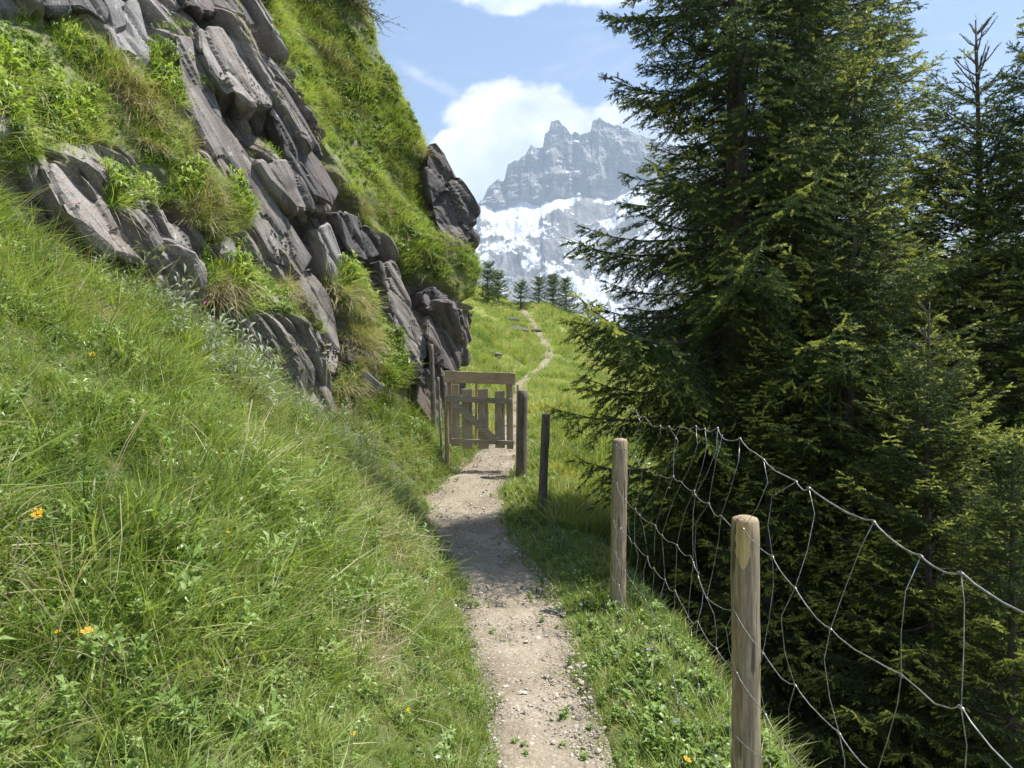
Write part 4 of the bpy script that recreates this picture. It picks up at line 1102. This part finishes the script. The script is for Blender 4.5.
# far conifers on the hillside
GF = 'conifers on the skyline of the meadow'
for i, (px, py, D, hh, w, lab) in enumerate([
        (488, 284, 38, 1.75, 0.55, 'leftmost conifer on the meadow skyline beside the cliff'),
        (498, 286, 40, 1.45, 0.5, 'conifer right beside the leftmost one on the skyline'),
        (521, 300, 44, 1.35, 0.5, 'squat conifer above the trail on the skyline'),
        (539, 304, 46, 1.55, 0.5, 'pointed conifer right of the trail on the skyline'),
        (553, 308, 47, 1.7, 0.6, 'conifer on the skyline just left of the big spruce boughs'),
        (566, 312, 48, 1.9, 0.6, 'conifer on the skyline half covered by the big spruce boughs')]):
    x = gp(px, D); zg = float(H(np.array(x), np.array(float(D))))
    spruce('conifer', lab, (x, D, zg - 0.1), hh*1.25, w*1.25, 0.06, GF, dens=0.55, shoot=0.16, fresh=0.0, K=8, seed=20 + i, needle=0.07, nw=0.02)

# overhanging bush at the cliff top (bare twigs and pinkish blossom)
def bush(name, label, c, r, seed):
    rs = np.random.default_rng(seed); root = empty(name, c); tag(root, label, 'shrub')
    mb = MB(); V = []; Fc = []
    for i in range(120):
        a = rs.uniform(0, 2*np.pi); e = rs.uniform(-0.5, 1.2); L = r*rs.uniform(0.5, 1.1)
        d = np.array([math.cos(a)*math.cos(e), math.sin(a)*math.cos(e), math.sin(e)])
        pts = [d*L*t + np.array([0, 0, -0.3*L*t*t]) + rs.normal(size=3)*0.02*L for t in np.linspace(0, 1, 6)]
        mb.tube(pts, np.linspace(0.010, 0.003, 6), 4, cap=False)
        for j in range(5):
            p0 = pts[rs.integers(2, 6)]; d3 = d + rs.normal(size=3)*0.8; q = [p0 + d3*0.16*t for t in (0, .5, 1)]
            mb.tube(q, [0.004, .003, .002], 3, cap=False)
            for l in range(4):
                b0 = p0 + d3*0.16*rs.uniform(0.2, 1); dd = rs.normal(size=3); dd /= np.linalg.norm(dd); ss = np.cross(dd, [0.3, 0.2, 1]); k = len(V)
                V += [b0, b0 + dd*.018 + ss*.008, b0 + dd*.04, b0 + dd*.018 - ss*.008]; Fc += [(k, k+1, k+2, k+3)]
    mb.build('twig_frame', M['bark'], root)
    mesh_np('foliage', np.array(V), np.array(Fc), M['shrub'], parent=root)
D = 11.7; bush('shrub', 'grey twiggy shrub hanging over the top of the cliff', at(338, -8, D), 0.70, 5)

# ------------------------------------------------------------------ fence
fence = empty('wire_fence', (0.71, 5.1, 0)); tag(fence, 'sagging knotted wire fence on round wooden posts along the right of the path', 'fence')
fo = np.array([0.71, 5.1, 0])
def post(D, px_top, py_top, px_base, w, mat, lab, cut=False, extra_low=0.25):
    xt = gp(px_top, D); zt = CAMZ + (384 - py_top)/F*D; xb = gp(px_base, D); zb = float(H(np.array(xb), np.array(D))) - extra_low
    n = 22; t = np.linspace(0, 1, n); k = 20
    org = np.array([xb, D, 0.0])
    mb = MB()
    pts = np.stack([xb + (xt - xb)*t, np.full(n, D), zb + (zt - zb)*t], 1)
    rad = w/2*(1.03 - 0.10*t + 0.02*np.sin(t*9))
    # chamfered sawn top
    pts = np.concatenate([pts, [pts[-1] + [0, 0, 0.012], pts[-1] + [0.0, 0, 0.018]]]); rad = np.concatenate([rad, [w*0.40, w*0.22]])
    mb.tube(pts, rad, k, jitter=0.018)
    o = mb.build('post', mat, fence, smooth=True, origin=org); o.location = org - fo; o['label'] = lab
    return o, (xt, D, zt)
pA, tA = post(2.6, 745, 521, 747, 0.098, M['postwood'], 'nearest post with a pale shaved patch at its top')
pB, tB = post(5.1, 620, 441, 617, 0.108, M['postwood'], 'second post in front of the sunlit meadow')
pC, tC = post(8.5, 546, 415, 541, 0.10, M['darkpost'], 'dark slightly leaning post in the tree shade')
# shaved patch on the near post: a shallow curved chip over the wood
mb = MB(); n = 14; V = []
for i in range(n):
    t = i/(n-1); z = tA[2] - 0.155*t + 0.003
    hwid = (0.50 + 0.06*math.sin(i*1.7))*(1 - 0.85*max(0, t - 0.72)/0.28)*(0.75 + 0.25*min(1, t/0.2))
    for j in range(7):
        a = -math.pi/2 - 0.42 + (j/6 - 0.5)*2*max(0.08, hwid) ; r = 0.0475 + 0.0035 - 0.0*abs(j-3)
        V.append((tA[0] + (747-745)/F*2.6*t*0.1 + r*math.cos(a), 2.6 + r*math.sin(a), z))
Fc = [[i*7+j, i*7+j+1, (i+1)*7+j+1, (i+1)*7+j] for i in range(n-1) for j in range(6)]
mb.add(V, Fc); o = mb.build('shaved_patch', M['cutwood'], pA, smooth=True, origin=np.array([tA[0], 2.6, tA[2]])); o.location = np.array([tA[0], 2.6, tA[2]]) - np.array([gp(747, 2.6), 2.6, 0])
# wires: rows of heights along the fence; knots pull them out of line
YS = np.array([0.15, 0.7, 1.3, 1.9, 2.6, 3.4, 4.2, 5.12])
ROW = {0: [1.30, 1.13, 1.10, 1.18, 1.285, 1.315, 1.27, 1.36],
       1: [1.05, 0.90, 0.86, 0.93, 1.03, 1.03, 1.04, 1.10],
       2: [0.80, 0.66, 0.62, 0.66, 0.73, 0.76, 0.79, 0.86],
       3: [0.60, 0.47, 0.43, 0.47, 0.55, 0.56, 0.57, 0.62],
       4: [0.40, 0.29, 0.26, 0.30, 0.34, 0.35, 0.37, 0.42],
       5: [0.22, 0.13, 0.10, 0.14, 0.18, 0.19, 0.20, 0.24],
       6: [0.06, -.02, -.04, 0.00, 0.03, 0.05, 0.05, 0.08]}
def fpos(y, r, row):
    """x of the netting: hugging the posts low down, leaning outward at the free top edge"""
    x = np.interp(y, [p[0] for p in FENCE_X], [p[1] for p in FENCE_X]) + (-0.02 if r == 0 else -0.056)
    x += 0.10*math.exp(-((y - 3.8)/0.8)**2)*(1 if r < 2 else 0.3) + (0.035 if r == 0 else 0)
    z = np.interp(y, YS, row)
    # smooth the interpolation a little
    z = (z*2 + np.interp(y - .15, YS, row) + np.interp(y + .15, YS, row))/4
    return x, z
stay_y = np.arange(0.30, 5.1, 0.222)
rs = np.random.default_rng(4)
knots = {}
for r in range(7):
    for i, yk in enumerate(stay_y):
        y_ = yk + (r*0.006) + rs.normal()*0.028
        x, z = fpos(y_, r, ROW[r]); knots[(r, i)] = np.array([x + rs.normal()*0.012, y_, z + rs.normal()*0.012])
for r in range(7):
    pts = []
    for i in range(len(stay_y) - 1):
        a, b2 = knots[(r, i)], knots[(r, i+1)]
        s1 = rs.normal()*0.006
        for t in (0, 0.12, 0.35, 0.65, 0.88):
            c = a*(1-t) + b2*t; sag = -0.010*math.sin(math.pi*t) + s1*math.sin(2*math.pi*t)
            if t in (0,): sag += 0.004
            pts.append(c + np.array([s1*math.sin(math.pi*t), 0, sag]))
    pts.append(knots[(r, len(stay_y) - 1)])
    x, z = fpos(5.1, r, ROW[r]); pts.append(np.array([x, 5.12, z]))
    mb = MB(); mb.tube(np.array(pts) - fo, 0.0021 if r == 0 else 0.0015, 6)
    for i in range(len(stay_y)):   # hinge knots twisted round the line wire
        k = knots[(r, i)] - fo; mb.tube([k + [0, -.008, .001], k, k + [0, .008, .001]], 0.0032, 6)
    mb.build('line_wire', M['wire'], fence, smooth=True)
for i in range(len(stay_y)):
    pts = []
    bow = rs.normal()*0.035
    for r in range(7):
        a = knots[(r, i)]; pts.append(a)
        if r < 6:
            b2 = knots[(r+1, i)]; w_ = (0.030 if r == 0 else 0.018)
            o1 = rs.normal(size=3)*w_; o1[2] *= 0.3; o1[1] += bow*(0.8 if r == 0 else 0.3)
            pts.append(a*0.72 + b2*0.28 + o1*0.8); pts.append(a*0.35 + b2*0.65 + o1*0.6)
    mb = MB(); mb.tube(np.array(pts) - fo, 0.0011, 5); mb.build('stay_wire', M['wire'], fence, smooth=True)

# ------------------------------------------------------------------ gate
DG = 10.25
gz = lambda py, D=DG: CAMZ + (384 - py)/F*D
gate = empty('wooden_gate', (gp(480, DG), DG, float(H(np.array(gp(480, DG)), np.array(DG))))); tag(gate, 'rustic grey picket gate with a tan top board closing the path', 'gate')
go_ = np.array(gate.location)
def board(name, p0, p1, w, th, mat, lab=None, parent=gate, po=go_, ydir=0.0, n=10):
    """a sawn board from p0 to p1 (px, py, D), width w across in the gate's plane, thickness th, slightly rough edges"""
    a = at(*p0); b2 = at(*p1); L = np.linalg.norm(b2 - a); d = (b2 - a)/L
    yv = np.array([0, 1.0, 0]); s = np.cross(d, yv); s /= np.linalg.norm(s); yv = np.cross(s, d)
    V = []; rs = np.random.default_rng(int(abs(p0[0]*7 + p0[1]*3 + p1[0])))
    for i in range(n + 1):
        c = a + d*L*i/n
        for sx, sy in ((-1, -1), (1, -1), (1, 1), (-1, 1)):
            V.append(c + s*w/2*sx*(1 + rs.normal()*0.02) + yv*th/2*sy + d*(rs.normal()*0.002))
    Fc = [[i*4+j, i*4+(j+1) % 4, (i+1)*4+(j+1) % 4, (i+1)*4+j] for i in range(n) for j in range(4)] + [[0, 1, 2, 3][::-1], [n*4+j for j in range(4)]]
    org = (a + b2)/2; mb = MB(); mb.add(np.array(V), Fc); o = mb.build(name, mat, parent, origin=org); o.location = org - po
    bv = o.modifiers.new('bevel', 'BEVEL'); bv.width = 0.003; bv.segments = 1
    if lab: o['label'] = lab
    return o
k = DG/F
# pickets stand behind the rails
for (px, pt, pb, w) in ((455, 384, 446, 0.11), (467, 389, 449, 0.14), (483, 389, 449, 0.14), (499.5, 391, 448, 0.13), (509.5, 384, 449, 0.09)):
    board('picket', (px, pt, DG + 0.03), (px + 0.6, pb, DG + 0.03), w, 0.022, M['graypicket'])
board('frame_post', (449.5, 372, DG - 0.02), (450, 444, DG - 0.02), 0.060, 0.05, M['postwood'], 'left upright carrying the tan board')
board('frame_post', (476.5, 382, DG - 0.045), (476, 445, DG - 0.045), 0.035, 0.022, M['tanboard'], 'thin yellowish middle upright')
board('frame_post', (510.5, 374, DG - 0.02), (511, 446, DG - 0.02), 0.050, 0.05, M['graypicket'], 'right upright carrying the tan board')
board('top_board', (445, 376.5, DG - 0.07), (515.5, 379.0, DG - 0.07), 0.155, 0.028, M['tanboard'], 'wide tan board across the top')
board('rail', (446, 398.5, DG - 0.07), (512, 401.5, DG - 0.07), 0.075, 0.03, M['grayrail'])
board('rail', (451, 440.5, DG - 0.07), (514, 443.0, DG - 0.07), 0.055, 0.03, M['grayrail'])
board('brace', (453, 402, DG - 0.10), (496, 441, DG - 0.10), 0.095, 0.025, M['grayrail'], 'diagonal brace')
for py in (402, 436):
    mb = MB(); mb.tube([at(514, py, DG - 0.08) - go_, at(519, py - 1, DG - 0.06) - go_], 0.006, 6); mb.build('hinge', M['wire'], gate)
# posts beside the gate
def lone_post(name, lab, D, top, basepx, w, mat, kind='post', pole=False):
    xt = gp(top[0], D); zt = gz(top[1], D); xb = gp(basepx, D); zb = float(H(np.array(xb), np.array(D))) - 0.2
    t = np.linspace(0, 1, 16); org = np.array([xb, D, zb + 0.2])
    pts = np.stack([xb + (xt - xb)*t, np.full(16, D), zb + (zt - zb)*t], 1)
    pts = np.concatenate([pts, [pts[-1] + [0, 0, 0.012]]]); rad = np.concatenate([w/2*(1.04 - .1*t + .02*np.sin(8*t)), [w*.36]])
    mb = MB(); mb.tube(pts, rad, 14, jitter=0.03); o = mb.build(name, mat, None, smooth=True, origin=org)
    return tag(o, lab, kind)
lone_post('gate_post', 'thick round grey post right beside the gate', 10.0, (523, 391), 521, 0.135, M['darkpost'])
lone_post('fence_stake', 'thin split stake between the gate and the thick post', 10.15, (518, 385), 517, 0.04, M['graypicket'])
lone_post('old_post', 'tall weathered post in front of the brown outcrop left of the gate', 10.9, (431, 345), 435, 0.075, M['darkpost'])
lone_post('white_stake', 'short pale stake leaning just left of the gate', 10.3, (438, 378), 443, 0.035, M['paleslab'])
lone_post('gate_post', 'square grey post at the left end of the gate', 10.2, (446, 398), 448, 0.06, M['postwood'])
# pale weathered plank lying in the gully
a = at(364, 373, wall_depth(364, 373) - 0.32); b2 = at(382, 388, wall_depth(364, 373) - 0.40)
mb = MB(); d = (b2 - a); L = np.linalg.norm(d); d /= L; s = np.cross(d, [0, 1, 0]); s /= np.linalg.norm(s); yv = np.cross(s, d)
V = [a + d*L*t + s*sx*0.035*(1 - .2*t) + yv*sy*0.018 for t in (0, .3, .7, 1) for sx, sy in ((-1, -1), (1, -1), (1, 1), (-1, 1))]
Fc = [[i*4+j, i*4+(j+1) % 4, (i+1)*4+(j+1) % 4, (i+1)*4+j] for i in range(3) for j in range(4)] + [[3, 2, 1, 0], [12, 13, 14, 15]]
mb.add(np.array(V), Fc); o = mb.build('plank', M['paleslab'], None, origin=a); tag(o, 'short bleached plank lying in the grassy gully', 'plank')

# ------------------------------------------------------------------ individual flowers
def ray_ground(px, py):
    D = np.linspace(0.8, 12, 900); P = np.stack([(px-512)/F*D, D, CAMZ + (384-py)/F*D]); s = P[2] - H(P[0], P[1])
    k = np.where(s < 0)[0]; i = k[0] if len(k) else 400
    return P[:, i]
def flower(name, lab, px, py, hgt, r, mat, cmat, npet, group, wall=False):
    if wall: c = at(px, py, wall_depth(px, py) - 0.30)
    else: c = ray_ground(px, py) ; c = c*np.array([1, 1, 1.0])
    # blossom stands hgt above the turf: move towards the eye so the stem base is on the ground
    D = c[1]
    top = at(px, py, D*0.93) if not wall else c
    bz = float(H(np.array(top[0]), np.array(top[1]))) if not wall else top[2] - 0.25
    basep = np.array([top[0], top[1], bz])
    root = empty(name, basep); tag(root, lab, 'flower', group)
    mb = MB(); h = top[2] - bz; mb.tube([[0, 0, -0.02], [0.01, 0, h*0.5], [0, 0, h]], [0.0022, .0018, .0015], 6); mb.build('stem', M['stem'], root)
    rs = np.random.default_rng(int(px*3 + py)); tl = rs.uniform(-0.5, 0.5, 2)
    Rm = np.array([[1, 0, tl[0]], [0, 1, tl[1] - 0.35], [-tl[0], -tl[1] + 0.35, 1]])
    mb = MB()
    for i in range(npet):
        a = i*2*np.pi/npet + rs.normal()*0.1; d = np.array([math.cos(a), math.sin(a), 0.25]); s = np.array([-math.sin(a), math.cos(a), 0])
        V = [np.zeros(3), d*r*.35 + s*r*.22, d*r*.75 + s*r*.26, d*r*1.0, d*r*.75 - s*r*.26, d*r*.35 - s*r*.22, d*r*.6 + np.array([0, 0, r*.08])]
        V = [Rm @ v + np.array([0, 0, h + r*.02*i]) for v in V]
        mb.add(V, [[0, 1, 6], [1, 2, 6], [2, 3, 6], [3, 4, 6], [4, 5, 6], [5, 0, 6]])
    mb.build('blossom', mat, root)
    bm = bmesh.new(); bmesh.ops.create_uvsphere(bm, u_segments=8, v_segments=5, radius=r*0.28)
    for v in bm.verts: v.co = v.co + __import__('mathutils').Vector((0, 0, 0)); v.co.z *= 0.6
    me = bpy.data.meshes.new('centre'); bm.to_mesh(me); bm.free(); me.materials.append(cmat)
    o = bpy.data.objects.new('centre', me); col.objects.link(o); o.parent = root; o.location = Rm @ np.array([0, 0, r*.2]) + np.array([0, 0, h])
GY_ = 'yellow flowers in the bank grass'
for (px, py, r, lab) in ((38, 515, 0.018, 'largest yellow flower near the left edge of the bank'), (152, 553, 0.011, 'small yellow flower left of the close pair on the bank'), (181, 577, 0.016, 'left flower of the yellow pair low on the bank'),
                         (213, 585, 0.016, 'right flower of the yellow pair low on the bank'), (87, 632, 0.015, 'yellow flower nearest the bottom left corner'), (92, 355, 0.016, 'yellow flower high on the bank under the tilted slab'),
                         (277, 466, 0.018, 'yellow flower in the middle of the bank below the cliff foot'), (299, 456, 0.014, 'pale yellow flower just right of the middle one'),
                         (687, 760, 0.016, 'yellow flower at the foot of the nearest fence post'), (57, 632, 0.008, 'tiny yellow flower beside the one near the corner')):
    flower('yellow_flower', lab, px, py, 0.1, r, M['yellow'], M['orange'], 8, GY_)
flower('pink_flower', 'pink flower hanging at the dark crack of the tilted slab', 79, 204, .1, 0.022, M['pink'], M['orange'], 7, 'pink flowers under the cliff', True)
flower('pink_flower', 'pink flower at the foot of the cliff above the bank', 205, 303, .1, 0.020, M['pink'], M['orange'], 7, 'pink flowers under the cliff', True)
